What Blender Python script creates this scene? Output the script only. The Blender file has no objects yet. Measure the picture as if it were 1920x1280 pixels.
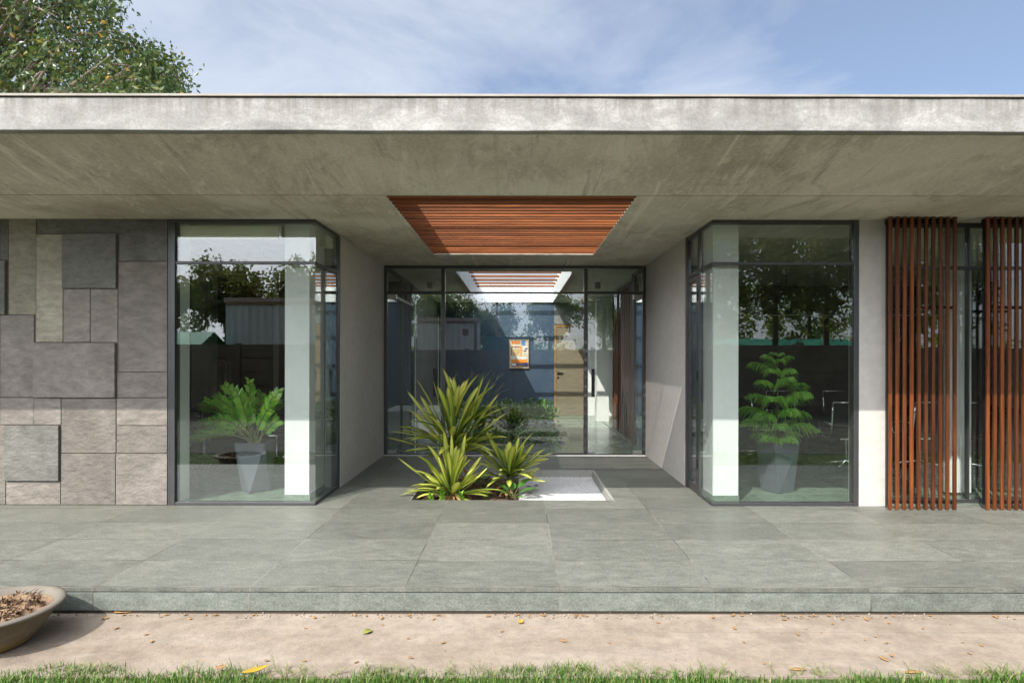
import bpy, math, random
import numpy as np
from mathutils import Vector, Matrix

sc = bpy.context.scene
COL = sc.collection
R = math.radians

# ------------------------------------------------------------------ camera
cam_d = bpy.data.cameras.new("camera")
cam = bpy.data.objects.new("camera", cam_d)
COL.objects.link(cam)
cam.location = (0, 0, 1.565)
cam.rotation_euler = (R(90), R(-0.08), 0)
cam_d.sensor_width = 36
cam_d.lens = 36 * 1130 / 1920
cam_d.shift_x = -10 / 1920
cam_d.shift_y = 28 / 1920
cam_d.clip_start = 0.05
cam_d.clip_end = 3000
sc.camera = cam

# ------------------------------------------------------------------ world, sun, exposure
SUN = Vector((-0.6, -1.0, 1.14)).normalized()
SUN_EL = math.asin(SUN.z)
SUN_AZ = math.atan2(SUN.x, SUN.y)
world = bpy.data.worlds.new("World")
sc.world = world
world.use_nodes = True
wt = world.node_tree
wt.nodes.clear()


def nd(nt, typ, ins=None, **props):
    n = nt.nodes.new(typ)
    for k, v in props.items():
        setattr(n, k, v)
    for k, v in (ins or {}).items():
        s = n.inputs[k]
        if isinstance(v, bpy.types.NodeSocket):
            nt.links.new(v, s)
        else:
            s.default_value = v
    return n


def c4(c):
    return (c[0], c[1], c[2], 1.0)


def ramp(nt, fac, stops, interp='LINEAR'):
    n = nd(nt, 'ShaderNodeValToRGB', {'Fac': fac})
    cr = n.color_ramp
    cr.interpolation = interp
    while len(cr.elements) < len(stops):
        cr.elements.new(0.5)
    for e, (p, c) in zip(cr.elements, stops):
        e.position = p
        e.color = c4(c) if len(c) == 3 else c
    return n.outputs['Color']


def mixc(nt, fac, a, b, mode='MIX'):
    n = nd(nt, 'ShaderNodeMix', data_type='RGBA', blend_type=mode)
    for key, v in ((0, fac), (6, a), (7, b)):
        s = n.inputs[key]
        if isinstance(v, bpy.types.NodeSocket):
            nt.links.new(v, s)
        elif key == 0:
            s.default_value = v
        else:
            s.default_value = c4(v) if len(v) == 3 else v
    return n.outputs[2]


def mth(nt, op, a, b=0.0, c=0.0, clamp=False):
    n = nd(nt, 'ShaderNodeMath', {0: a, 1: b, 2: c}, operation=op)
    n.use_clamp = clamp
    return n.outputs[0]


sky = nd(wt, 'ShaderNodeTexSky', sky_type='NISHITA', sun_disc=False)
sky.sun_elevation = SUN_EL
sky.sun_rotation = SUN_AZ
sky.air_density = 1.0
sky.dust_density = 1.0
sky.ozone_density = 2.6
tc = nd(wt, 'ShaderNodeTexCoord')
mp = nd(wt, 'ShaderNodeMapping', {'Vector': tc.outputs['Generated'], 'Scale': (1.0, 1.3, 3.2), 'Rotation': (0, 0, R(25))})
cn = nd(wt, 'ShaderNodeTexNoise', {'Vector': mp.outputs[0], 'Scale': 1.6, 'Detail': 9.0, 'Roughness': 0.58, 'Distortion': 0.5})
sx = nd(wt, 'ShaderNodeSeparateXYZ', {'Vector': tc.outputs['Generated']})
# wispy cloud veil: thicker towards the west (-X) and towards the horizon
bias = mth(wt, 'MULTIPLY', sx.outputs[0], -0.30)
bias = mth(wt, 'ADD', bias, mth(wt, 'MULTIPLY', sx.outputs[2], -0.25))
cf = mth(wt, 'ADD', cn.outputs[0], bias)
cfac = ramp(wt, cf, [(0.26, (0.20,) * 3), (0.44, (0.56,) * 3), (0.68, (0.90,) * 3)])
# the veil is brighter on the sun's side (-Y)
dotp = nd(wt, 'ShaderNodeVectorMath', {0: tc.outputs['Generated'], 1: tuple(SUN)}, operation='DOT_PRODUCT').outputs['Value']
side = mth(wt, 'POWER', mth(wt, 'MULTIPLY_ADD', dotp, 1 / 1.3, 0.3 / 1.3, True), 4.0)
cl = nd(wt, 'ShaderNodeVectorMath', {0: mixc(wt, side, (3.4, 3.62, 4.0), (3.62, 3.58, 3.66)), 'Scale': mth(wt, 'MULTIPLY_ADD', side, 5.8, 1.10)}, operation='SCALE').outputs[0]
cfac = mth(wt, 'ADD', cfac, mth(wt, 'MULTIPLY', side, 0.9), 0, True)
skyc = mixc(wt, 1.0, sky.outputs[0], (0.62, 0.65, 0.68), 'MULTIPLY')
cloud = mixc(wt, cfac, skyc, cl)
bg = nd(wt, 'ShaderNodeBackground', {'Color': cloud, 'Strength': 0.085})
wo = nd(wt, 'ShaderNodeOutputWorld', {'Surface': bg.outputs[0]})

sun_d = bpy.data.lights.new("sun", 'SUN')
sun_d.energy = 2.0
sun_d.angle = R(0.4)
sun_d.color = (1.0, 0.95, 0.87)
sun = bpy.data.objects.new("sun", sun_d)
COL.objects.link(sun)
sun.rotation_euler = (-SUN).to_track_quat('-Z', 'Y').to_euler()
sun.location = (-8, -14, 18)

sc.view_settings.view_transform = 'Standard'
sc.view_settings.look = 'None'
sc.view_settings.exposure = 1.5
sc.view_settings.gamma = 1.0
sc.view_settings.use_curve_mapping = False
sc.render.engine = 'CYCLES'
cy = sc.cycles
cy.max_bounces = 14
cy.diffuse_bounces = 6
cy.glossy_bounces = 6
cy.transmission_bounces = 8
cy.transparent_max_bounces = 40
cy.caustics_reflective = False
cy.caustics_refractive = False
cy.sample_clamp_indirect = 6
cy.use_denoising = True
try:
    cy.denoiser = 'OPENIMAGEDENOISE'
    cy.denoising_input_passes = 'RGB_ALBEDO_NORMAL'
except Exception:
    pass

rng = np.random.default_rng(7)
random.seed(7)


# ------------------------------------------------------------------ object helpers
def tag(o, label=None, cat=None, group=None, kind=None):
    if label: o['label'] = label
    if cat: o['category'] = cat
    if group: o['group'] = group
    if kind: o['kind'] = kind
    return o


def empty(name, loc=(0, 0, 0), rz=0.0, label=None, cat=None, group=None):
    o = bpy.data.objects.new(name, None)
    o.empty_display_size = 0.2
    COL.objects.link(o)
    o.location = loc
    o.rotation_euler = (0, 0, rz)
    return tag(o, label, cat, group)


def copy_tree(o, parent=None):
    c = o.copy()
    COL.objects.link(c)
    c.parent = parent
    for ch in list(o.children):
        copy_tree(ch, c)
    return c


class MB:
    def __init__(self):
        self.v = []; self.f = []; self.m = []

    def add(self, vs, fs, mi=0):
        n = len(self.v)
        self.v += [tuple(p) for p in vs]
        self.f += [tuple(i + n for i in f) for f in fs]
        self.m += [mi] * len(fs)
        return self

    def box(self, x0, x1, y0, y1, z0, z1, mi=0):
        return self.add([(x0, y0, z0), (x1, y0, z0), (x1, y1, z0), (x0, y1, z0),
                         (x0, y0, z1), (x1, y0, z1), (x1, y1, z1), (x0, y1, z1)],
                        [(0, 3, 2, 1), (4, 5, 6, 7), (0, 1, 5, 4), (1, 2, 6, 5), (2, 3, 7, 6), (3, 0, 4, 7)], mi)

    def tube(self, pts, rad, n=8, mi=0, caps=True):
        pts = [Vector(p) for p in pts]
        if not hasattr(rad, '__len__'):
            rad = [rad] * len(pts)
        vs = []; fs = []
        prev = None
        for i, p in enumerate(pts):
            a = pts[max(i - 1, 0)]; b = pts[min(i + 1, len(pts) - 1)]
            t = (b - a)
            t = t.normalized() if t.length > 1e-9 else Vector((0, 0, 1))
            if prev is None:
                u = t.orthogonal().normalized()
            else:
                u = (prev - t * prev.dot(t))
                u = u.normalized() if u.length > 1e-6 else t.orthogonal().normalized()
            prev = u
            w = t.cross(u)
            for k in range(n):
                an = 2 * math.pi * k / n
                vs.append(p + (u * math.cos(an) + w * math.sin(an)) * rad[i])
        for i in range(len(pts) - 1):
            for k in range(n):
                k2 = (k + 1) % n
                fs.append((i * n + k, i * n + k2, (i + 1) * n + k2, (i + 1) * n + k))
        if caps:
            fs.append(tuple(range(n - 1, -1, -1)))
            L = (len(pts) - 1) * n
            fs.append(tuple(L + k for k in range(n)))
        return self.add(vs, fs, mi)

    def lathe(self, prof, n=48, c=(0, 0), mi=0):
        vs = []; fs = []
        for r, z in prof:
            for k in range(n):
                a = 2 * math.pi * k / n
                vs.append((c[0] + r * math.cos(a), c[1] + r * math.sin(a), z))
        for i in range(len(prof) - 1):
            for k in range(n):
                k2 = (k + 1) % n
                fs.append((i * n + k, i * n + k2, (i + 1) * n + k2, (i + 1) * n + k))
        return self.add(vs, fs, mi)

    def build(self, name, mats, parent=None, smooth=False, bevel=0.0, loc=None):
        me = bpy.data.meshes.new(name)
        me.from_pydata(self.v, [], self.f)
        if not isinstance(mats, (list, tuple)):
            mats = [mats]
        for m in mats:
            me.materials.append(m)
        if len(mats) > 1:
            me.polygons.foreach_set('material_index', self.m)
        if smooth:
            me.polygons.foreach_set('use_smooth', [True] * len(me.polygons))
        me.update()
        o = bpy.data.objects.new(name, me)
        COL.objects.link(o)
        if parent: o.parent = parent
        if loc: o.location = loc
        if bevel > 0:
            b = o.modifiers.new('bevel', 'BEVEL')
            b.width = bevel; b.segments = 2; b.limit_method = 'ANGLE'; b.angle_limit = R(40)
        return o


def slab(x0, x1, y0, y1, z0, z1, holes, mb=None):
    """box with rectangular openings"""
    mb = mb or MB()
    xs = sorted({x0, x1} | {h[0] for h in holes} | {h[1] for h in holes})
    ys = sorted({y0, y1} | {h[2] for h in holes} | {h[3] for h in holes})
    def solid(i, j):
        if i < 0 or j < 0 or i >= len(xs) - 1 or j >= len(ys) - 1: return False
        cx = (xs[i] + xs[i + 1]) / 2; cyy = (ys[j] + ys[j + 1]) / 2
        return not any(h[0] < cx < h[1] and h[2] < cyy < h[3] for h in holes)
    for i in range(len(xs) - 1):
        for j in range(len(ys) - 1):
            if not solid(i, j): continue
            a, b, c, d = xs[i], xs[i + 1], ys[j], ys[j + 1]
            mb.add([(a, c, z1), (b, c, z1), (b, d, z1), (a, d, z1)], [(0, 1, 2, 3)])
            mb.add([(a, c, z0), (b, c, z0), (b, d, z0), (a, d, z0)], [(3, 2, 1, 0)])
            if not solid(i - 1, j): mb.add([(a, c, z0), (a, d, z0), (a, d, z1), (a, c, z1)], [(3, 2, 1, 0)])
            if not solid(i + 1, j): mb.add([(b, c, z0), (b, d, z0), (b, d, z1), (b, c, z1)], [(0, 1, 2, 3)])
            if not solid(i, j - 1): mb.add([(a, c, z0), (b, c, z0), (b, c, z1), (a, c, z1)], [(0, 1, 2, 3)])
            if not solid(i, j + 1): mb.add([(a, d, z0), (b, d, z0), (b, d, z1), (a, d, z1)], [(3, 2, 1, 0)])
    return mb


# ------------------------------------------------------------------ materials
def new_mat(name):
    m = bpy.data.materials.new(name)
    m.use_nodes = True
    nt = m.node_tree
    nt.nodes.clear()
    out = nd(nt, 'ShaderNodeOutputMaterial')
    b = nd(nt, 'ShaderNodeBsdfPrincipled')
    nt.links.new(b.outputs[0], out.inputs[0])
    return m, nt, b


def obj_coord(nt, scale=(1, 1, 1), rot=(0, 0, 0), rand=False):
    t = nd(nt, 'ShaderNodeTexCoord')
    v = t.outputs['Object']
    if rand:
        oi = nd(nt, 'ShaderNodeObjectInfo')
        v = nd(nt, 'ShaderNodeVectorMath', {0: v, 1: nd(nt, 'ShaderNodeVectorMath', {0: (37.0, 91.0, 53.0), 'Scale': oi.outputs['Random']}, operation='SCALE').outputs[0]}, operation='ADD').outputs[0]
    return nd(nt, 'ShaderNodeMapping', {'Vector': v, 'Scale': scale, 'Rotation': rot}).outputs[0]


def noise(nt, vec, scale, detail=6.0, rough=0.6, dist=0.0):
    return nd(nt, 'ShaderNodeTexNoise', {'Vector': vec, 'Scale': scale, 'Detail': detail, 'Roughness': rough, 'Distortion': dist}).outputs[0]


def bump(nt, b, h, strength=0.3, dist=0.01):
    n = nd(nt, 'ShaderNodeBump', {'Height': h, 'Strength': strength, 'Distance': dist})
    nt.links.new(n.outputs[0], b.inputs['Normal'])
    return n


def mottled(name, c1, c2, scale=2.0, rough=0.8, bscale=60, bstr=0.25, bdist=0.004, stretch=(1, 1, 1), lo=0.3, hi=0.7, spec=0.3, metal=0.0, rand=False):
    m, nt, b = new_mat(name)
    v = obj_coord(nt, stretch, rand=rand)
    n1 = noise(nt, v, scale, 8)
    col = ramp(nt, n1, [(lo, c1), (hi, c2)])
    n2 = noise(nt, v, scale * 9, 5)
    col = mixc(nt, 0.25, col, mixc(nt, n2, (0.25,) * 3, (1.0,) * 3), 'OVERLAY')
    nt.links.new(col, b.inputs['Base Color'])
    b.inputs['Roughness'].default_value = rough
    b.inputs['Specular IOR Level'].default_value = spec
    b.inputs['Metallic'].default_value = metal
    if bstr > 0:
        bump(nt, b, noise(nt, v, bscale, 5), bstr, bdist)
    return m


def plain(name, c, rough=0.5, metal=0.0, spec=0.5, var=0.06):
    c2 = tuple(min(1, x * (1 + var * 2)) for x in c)
    c1 = tuple(x * (1 - var) for x in c)
    return mottled(name, c1, c2, 5.0, rough, 90, 0.04, 0.002, spec=spec, metal=metal)


def soffit_concrete():
    m, nt, b = new_mat('board_marked_concrete')
    v = obj_coord(nt)
    big = noise(nt, v, 0.55, 9, 0.62, 0.4)
    col = ramp(nt, big, [(0.34, (0.47, 0.425, 0.345)), (0.5, (0.61, 0.565, 0.475)), (0.66, (0.74, 0.70, 0.60))])
    vs = obj_coord(nt, (5.0, 0.35, 0.6))
    st = noise(nt, vs, 2.2, 7, 0.65, 0.2)
    col = mixc(nt, 0.13, col, ramp(nt, st, [(0.33, (0.22,) * 3), (0.5, (0.5,) * 3), (0.68, (0.74,) * 3)]), 'OVERLAY')
    vt = obj_coord(nt, (22.0, 0.8, 1.0))
    col = mixc(nt, 0.06, col, ramp(nt, noise(nt, vt, 1.6, 4), [(0.35, (0.25,) * 3), (0.65, (0.75,) * 3)]), 'OVERLAY')
    # dark stains and pale trowel patches with shapes of their own
    sp = noise(nt, obj_coord(nt, (1.0, 0.7, 1)), 1.9, 10, 0.7, 1.2)
    col = mixc(nt, ramp(nt, sp, [(0.52, (0,) * 3), (0.64, (0.6,) * 3)]), col, (0.36, 0.325, 0.26))
    sp2 = noise(nt, obj_coord(nt, (2.1, 0.9, 1), (0, 0, 0.5)), 2.6, 10, 0.72, 1.5)
    col = mixc(nt, ramp(nt, sp2, [(0.54, (0,) * 3), (0.64, (0.55,) * 3)]), col, (0.80, 0.765, 0.67))
    ln_ = noise(nt, obj_coord(nt, (2.6, 0.16, 1), (0, 0, 0.12)), 2.4, 6, 0.6, 0.3)
    col = mixc(nt, ramp(nt, ln_, [(0.60, (0,) * 3), (0.66, (0.6,) * 3)]), col, (0.82, 0.79, 0.69))
    ln2 = noise(nt, obj_coord(nt, (4.2, 0.25, 1), (0, 0, -0.2)), 2.1, 7, 0.65, 0.4)
    col = mixc(nt, ramp(nt, ln2, [(0.59, (0,) * 3), (0.66, (0.6,) * 3)]), col, (0.36, 0.32, 0.255))
    # board joints: pale lines across the slab every 1.22 m
    sep = nd(nt, 'ShaderNodeSeparateXYZ', {'Vector': v})
    jx = mth(nt, 'ABSOLUTE', mth(nt, 'SUBTRACT', mth(nt, 'FRACT', mth(nt, 'DIVIDE', mth(nt, 'ADD', sep.outputs[0], 20.3), 1.22)), 0.5))
    jm = mth(nt, 'MULTIPLY', mth(nt, 'LESS_THAN', jx, 0.010), ramp(nt, noise(nt, v, 1.3, 3), [(0.42, (0,) * 3), (0.6, (0.55,) * 3)]))
    col = mixc(nt, jm, col, (0.55, 0.52, 0.42))
    fine = noise(nt, v, 38, 6, 0.7)
    col = mixc(nt, 0.25, col, ramp(nt, fine, [(0.38, (0.25,) * 3), (0.62, (0.75,) * 3)]), 'OVERLAY')
    nt.links.new(col, b.inputs['Base Color'])
    b.inputs['Roughness'].default_value = 0.8
    bump(nt, b, mth(nt, 'ADD', noise(nt, v, 45, 6), st), 0.22, 0.006)
    return m


def fascia_concrete():
    m, nt, b = new_mat('weathered_fascia_concrete')
    v = obj_coord(nt)
    big = noise(nt, obj_coord(nt, (1.0, 1, 2.2)), 2.2, 12, 0.74, 0.3)
    col = ramp(nt, big, [(0.32, (0.185, 0.178, 0.166)), (0.5, (0.27, 0.262, 0.247)), (0.66, (0.40, 0.39, 0.37))])
    dr = noise(nt, obj_coord(nt, (9.0, 1.0, 0.5)), 2.0, 6, 0.7)
    sep = nd(nt, 'ShaderNodeSeparateXYZ', {'Vector': v})
    up = mth(nt, 'MULTIPLY', mth(nt, 'SUBTRACT', sep.outputs[2], 3.26), 5.0, 0, True)
    dm = mth(nt, 'MULTIPLY', ramp(nt, dr, [(0.44, (0,) * 3), (0.60, (0.85,) * 3)]), up)
    col = mixc(nt, dm, col, (0.17, 0.155, 0.135))
    pits = noise(nt, v, 26, 3, 0.5)
    col = mixc(nt, ramp(nt, pits, [(0.64, (0,) * 3), (0.69, (0.55,) * 3)]), col, (0.24, 0.235, 0.22))
    col = mixc(nt, 0.22, col, ramp(nt, noise(nt, v, 55, 5, 0.7), [(0.38, (0.25,) * 3), (0.62, (0.75,) * 3)]), 'OVERLAY')
    nt.links.new(col, b.inputs['Base Color'])
    b.inputs['Roughness'].default_value = 0.85
    bump(nt, b, noise(nt, v, 30, 7), 0.25, 0.006)
    return m


def kota(name, x_off, y_off, tx, ty, c_lo, c_mid, c_hi, rough, bstr=0.12, joint=True, vertical=False):
    m, nt, b = new_mat(name)
    v = obj_coord(nt)
    sep = nd(nt, 'ShaderNodeSeparateXYZ', {'Vector': v})
    px = mth(nt, 'DIVIDE', mth(nt, 'SUBTRACT', sep.outputs[0], x_off), tx)
    py = mth(nt, 'DIVIDE', mth(nt, 'SUBTRACT', sep.outputs[1], y_off), ty)
    cell = nd(nt, 'ShaderNodeCombineXYZ', {0: mth(nt, 'FLOOR', px), 1: 0.0 if vertical else mth(nt, 'FLOOR', py)})
    wn = nd(nt, 'ShaderNodeTexWhiteNoise', {'Vector': cell.outputs[0]})
    off = nd(nt, 'ShaderNodeVectorMath', {0: wn.outputs['Color'], 'Scale': 40.0}, operation='SCALE')
    vv = nd(nt, 'ShaderNodeVectorMath', {0: v, 1: off.outputs[0]}, operation='ADD').outputs[0]
    vv2 = nd(nt, 'ShaderNodeMapping', {'Vector': vv, 'Scale': (1, 1.6, 1)}).outputs[0]
    n1 = noise(nt, vv2, 2.6, 12, 0.75, 0.2)
    col = ramp(nt, n1, [(0.12, c_lo), (0.5, c_mid), (0.88, c_hi)])
    n2 = noise(nt, nd(nt, 'ShaderNodeMapping', {'Vector': vv, 'Scale': (0.55, 1.5, 1)}).outputs[0], 16, 9, 0.78)
    col = mixc(nt, 0.4, col, ramp(nt, n2, [(0.36, (0.2,) * 3), (0.64, (0.8,) * 3)]), 'OVERLAY')
    n3 = noise(nt, v, 75, 4, 0.7)
    col = mixc(nt, 0.45, col, ramp(nt, n3, [(0.38, (0.25,) * 3), (0.62, (0.75,) * 3)]), 'OVERLAY')
    tone = mth(nt, 'MULTIPLY_ADD', wn.outputs['Value'], 0.32, 0.84)
    col = mixc(nt, 1.0, col, nd(nt, 'ShaderNodeCombineXYZ', {0: tone, 1: tone, 2: tone}).outputs[0], 'MULTIPLY')
    # scuffs, dust
    du = noise(nt, obj_coord(nt, (1.2, 2.2, 1), (0, 0, 0.3)), 2.3, 9, 0.75, 1.0)
    col = mixc(nt, ramp(nt, du, [(0.57, (0,) * 3), (0.74, (0.5,) * 3)]), col, tuple(x * 1.25 + 0.03 for x in c_hi))
    if joint:
        fx = mth(nt, 'ABSOLUTE', mth(nt, 'SUBTRACT', mth(nt, 'FRACT', mth(nt, 'ADD', px, 0.5)), 0.5))
        jm = mth(nt, 'LESS_THAN', fx, 0.0042 / tx)
        if not vertical:
            fy = mth(nt, 'ABSOLUTE', mth(nt, 'SUBTRACT', mth(nt, 'FRACT', mth(nt, 'ADD', py, 0.5)), 0.5))
            jm = mth(nt, 'MAXIMUM', jm, mth(nt, 'LESS_THAN', fy, 0.0055 / ty))
        jc = ramp(nt, noise(nt, v, 1.5, 4), [(0.44, (0.05, 0.045, 0.035)), (0.58, (0.235, 0.225, 0.195))])
        col = mixc(nt, mth(nt, 'MULTIPLY', jm, 0.8), col, jc)
    nt.links.new(col, b.inputs['Base Color'])
    nt.links.new(ramp(nt, n2, [(0.3, (rough - 0.08,) * 3), (0.7, (rough + 0.12,) * 3)]), b.inputs['Roughness'])
    b.inputs['Specular IOR Level'].default_value = 0.4
    bump(nt, b, mth(nt, 'ADD', noise(nt, vv, 28, 7), n1), bstr, 0.006)
    return m


def slate(name, c1, c2, c3):
    m, nt, b = new_mat(name)
    v = obj_coord(nt, rand=True)
    vd = obj_coord(nt, (0.8, 1.0, 1.9), (0, 0.6, 0), rand=True)
    n1 = noise(nt, v, 2.1, 10, 0.62, 0.7)
    col = ramp(nt, n1, [(0.3, c1), (0.52, c2), (0.72, c3)])
    n2 = noise(nt, vd, 9, 12, 0.78, 0.2)
    col = mixc(nt, 0.42, col, ramp(nt, n2, [(0.36, (0.2,) * 3), (0.64, (0.8,) * 3)]), 'OVERLAY')
    oi = nd(nt, 'ShaderNodeObjectInfo')
    t = mth(nt, 'MULTIPLY_ADD', oi.outputs['Random'], 0.24, 0.88)
    col = mixc(nt, 1.0, col, nd(nt, 'ShaderNodeCombineXYZ', {0: t, 1: t, 2: t}).outputs[0], 'MULTIPLY')
    nt.links.new(col, b.inputs['Base Color'])
    b.inputs['Roughness'].default_value = 0.62
    b.inputs['Specular IOR Level'].default_value = 0.35
    ri = noise(nt, vd, 6, 11, 0.68, 0.35)
    bump(nt, b, mth(nt, 'ADD', mth(nt, 'MULTIPLY', ri, 2.0), noise(nt, v, 30, 6)), 0.6, 0.014)
    return m


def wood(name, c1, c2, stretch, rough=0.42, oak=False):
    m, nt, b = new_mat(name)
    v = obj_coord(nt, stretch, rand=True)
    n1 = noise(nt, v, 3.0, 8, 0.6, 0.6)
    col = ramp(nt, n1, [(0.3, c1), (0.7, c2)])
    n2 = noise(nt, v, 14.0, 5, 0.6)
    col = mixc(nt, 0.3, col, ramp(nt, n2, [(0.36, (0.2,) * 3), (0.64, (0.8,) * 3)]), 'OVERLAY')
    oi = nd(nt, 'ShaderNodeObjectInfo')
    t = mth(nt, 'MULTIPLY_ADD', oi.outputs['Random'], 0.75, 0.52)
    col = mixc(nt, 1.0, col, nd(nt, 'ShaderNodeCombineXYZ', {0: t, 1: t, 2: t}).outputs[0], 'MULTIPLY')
    nt.links.new(col, b.inputs['Base Color'])
    b.inputs['Roughness'].default_value = rough
    b.inputs['Specular IOR Level'].default_value = 0.35
    bump(nt, b, n2, 0.12, 0.002)
    return m


def glass(name, tint=(0.86, 0.93, 0.90), refl=0.15):
    m = bpy.data.materials.new(name)
    m.use_nodes = True
    nt = m.node_tree
    nt.nodes.clear()
    out = nd(nt, 'ShaderNodeOutputMaterial')
    tr = nd(nt, 'ShaderNodeBsdfTransparent', {'Color': c4(tint)})
    gl = nd(nt, 'ShaderNodeBsdfGlossy', {'Color': (0.93, 0.96, 0.97, 1), 'Roughness': 0.0})
    fr = nd(nt, 'ShaderNodeLayerWeight', {'Blend': 0.5})
    f5 = mth(nt, 'POWER', fr.outputs['Facing'], 4.0)
    fac = mth(nt, 'MULTIPLY_ADD', f5, 1.0 - refl, refl)
    mx = nd(nt, 'ShaderNodeMixShader', {0: fac, 1: tr.outputs[0], 2: gl.outputs[0]})
    nt.links.new(mx.outputs[0], out.inputs[0])
    return m


def leafmat(name, stops, rough=0.4, trans=0.25, spec=0.4):
    m, nt, b = new_mat(name)
    g = nd(nt, 'ShaderNodeNewGeometry')
    col = ramp(nt, g.outputs['Random Per Island'], stops)
    nt.links.new(col, b.inputs['Base Color'])
    b.inputs['Roughness'].default_value = rough
    b.inputs['Specular IOR Level'].default_value = spec
    if trans > 0:
        out = [n for n in nt.nodes if n.type == 'OUTPUT_MATERIAL'][0]
        tl = nd(nt, 'ShaderNodeBsdfTranslucent', {'Color': mixc(nt, 0.5, col, (0.25, 0.35, 0.04))})
        mx = nd(nt, 'ShaderNodeMixShader', {0: trans, 1: b.outputs[0], 2: tl.outputs[0]})
        nt.links.new(mx.outputs[0], out.inputs[0])
    return m


M = {}
M['soffit'] = soffit_concrete()
M['fascia'] = fascia_concrete()
M['coping'] = mottled('pale_coping', (0.26, 0.24, 0.21), (0.35, 0.325, 0.285), 3)
M['groove'] = plain('dark_groove', (0.05, 0.04, 0.03), 0.9)
M['paving'] = kota('kota_stone_paving', 0.288, 4.10, 1.047, 0.525, (0.106, 0.113, 0.094), (0.150, 0.156, 0.133), (0.205, 0.207, 0.178), 0.50)
M['riser'] = kota('kota_stone_riser', 0.288, 0, 1.047, 1, (0.112, 0.126, 0.111), (0.148, 0.164, 0.145), (0.19, 0.204, 0.182), 0.55, vertical=True)
M['polished'] = kota('polished_green_stone', 0.288, 4.10, 1.2, 0.9, (0.13, 0.18, 0.135), (0.17, 0.225, 0.17), (0.22, 0.27, 0.21), 0.16, 0.01)
M['plaster'] = mottled('warm_grey_plaster', (0.48, 0.455, 0.42), (0.54, 0.515, 0.48), 1.2, 0.85, 55, 0.10, 0.003)
M['column'] = mottled('white_column_paint', (0.66, 0.67, 0.64), (0.80, 0.80, 0.78), 1.3, 0.7, 40, 0.15, 0.003)
M['white'] = mottled('white_paint', (0.72, 0.73, 0.72), (0.80, 0.80, 0.79), 1.5, 0.7, 40, 0.08, 0.003)
M['grey_wall'] = mottled('grey_interior_wall', (0.16, 0.17, 0.165), (0.22, 0.225, 0.22), 1.2, 0.8)
M['dark_wall'] = mottled('charcoal_interior_wall', (0.075, 0.072, 0.068), (0.11, 0.105, 0.10), 1.2, 0.8)
M['blue_wall'] = mottled('slate_blue_wall', (0.038, 0.064, 0.105), (0.060, 0.090, 0.135), 1.6, 0.75, 50, 0.1)
M['frame'] = plain('dark_aluminium', (0.085, 0.085, 0.088), 0.38, 0.55)
M['blackmetal'] = plain('black_metal', (0.012, 0.012, 0.013), 0.35, 0.2)
M['steel'] = plain('brushed_steel', (0.55, 0.55, 0.54), 0.28, 1.0)
M['chrome'] = plain('polished_chrome', (0.80, 0.80, 0.80), 0.10, 1.0)
M['glass'] = glass('green_tinted_glass', (0.965, 0.992, 0.978), 0.092)
M['glass_in'] = glass('interior_clear_glass', (0.88, 0.96, 0.93), 0.05)
M['lit_glass_edge'] = plain('sunlit_glass_edge', (0.62, 0.78, 0.66), 0.3)  # pale opaque colour paints the glass edges as sunlit
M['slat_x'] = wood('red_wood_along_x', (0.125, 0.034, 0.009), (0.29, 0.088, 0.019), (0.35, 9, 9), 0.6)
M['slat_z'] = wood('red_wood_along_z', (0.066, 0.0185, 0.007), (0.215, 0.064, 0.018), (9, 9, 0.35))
M['oak'] = wood('pale_oak', (0.22, 0.18, 0.12), (0.30, 0.25, 0.175), (0.5, 8, 8), 0.5)
M['oak_edge'] = wood('orange_oak_frame', (0.34, 0.18, 0.07), (0.42, 0.235, 0.10), (8, 8, 0.5), 0.5)
M['slate_grey'] = slate('grey_slate', (0.175, 0.154, 0.133), (0.22, 0.196, 0.171), (0.28, 0.252, 0.222))
M['slate_dark'] = slate('dark_grey_slate', (0.118, 0.114, 0.100), (0.156, 0.152, 0.135), (0.215, 0.21, 0.19))
M['slate_olive'] = slate('olive_slate', (0.225, 0.208, 0.155), (0.285, 0.265, 0.203), (0.34, 0.32, 0.25))
M['slate_pink'] = slate('pinkish_brown_slate', (0.155, 0.135, 0.118), (0.195, 0.173, 0.153), (0.245, 0.220, 0.196))
M['mortar'] = plain('dark_mortar', (0.12, 0.098, 0.08), 0.95)
M['pit'] = mottled('planter_edge_concrete', (0.27, 0.27, 0.25), (0.36, 0.36, 0.33), 3)
M['soil'] = mottled('brown_soil', (0.055, 0.035, 0.022), (0.15, 0.095, 0.06), 7, 0.95, 30, 0.9, 0.02)
M['gravel'] = leafmat('white_marble_chips', [(0.0, (0.55, 0.56, 0.57)), (0.5, (0.72, 0.72, 0.72)), (1.0, (0.85, 0.85, 0.84))], 0.7, 0.0, 0.3)
M['gravel_bed'] = mottled('white_gravel_bed', (0.42, 0.43, 0.44), (0.72, 0.72, 0.72), 60, 0.9, 80, 0.8, 0.02)
M['blind'] = plain('cream_blind_fabric', (0.80, 0.80, 0.62), 0.8)
M['pot'] = mottled('slate_grey_planter', (0.075, 0.088, 0.104), (0.10, 0.115, 0.134), 2.0, 0.5, 60, 0.06)
M['black'] = plain('black_mesh_fabric', (0.010, 0.010, 0.011), 0.55)
M['tabletop'] = plain('black_table_laminate', (0.015, 0.014, 0.014), 0.25)


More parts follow.
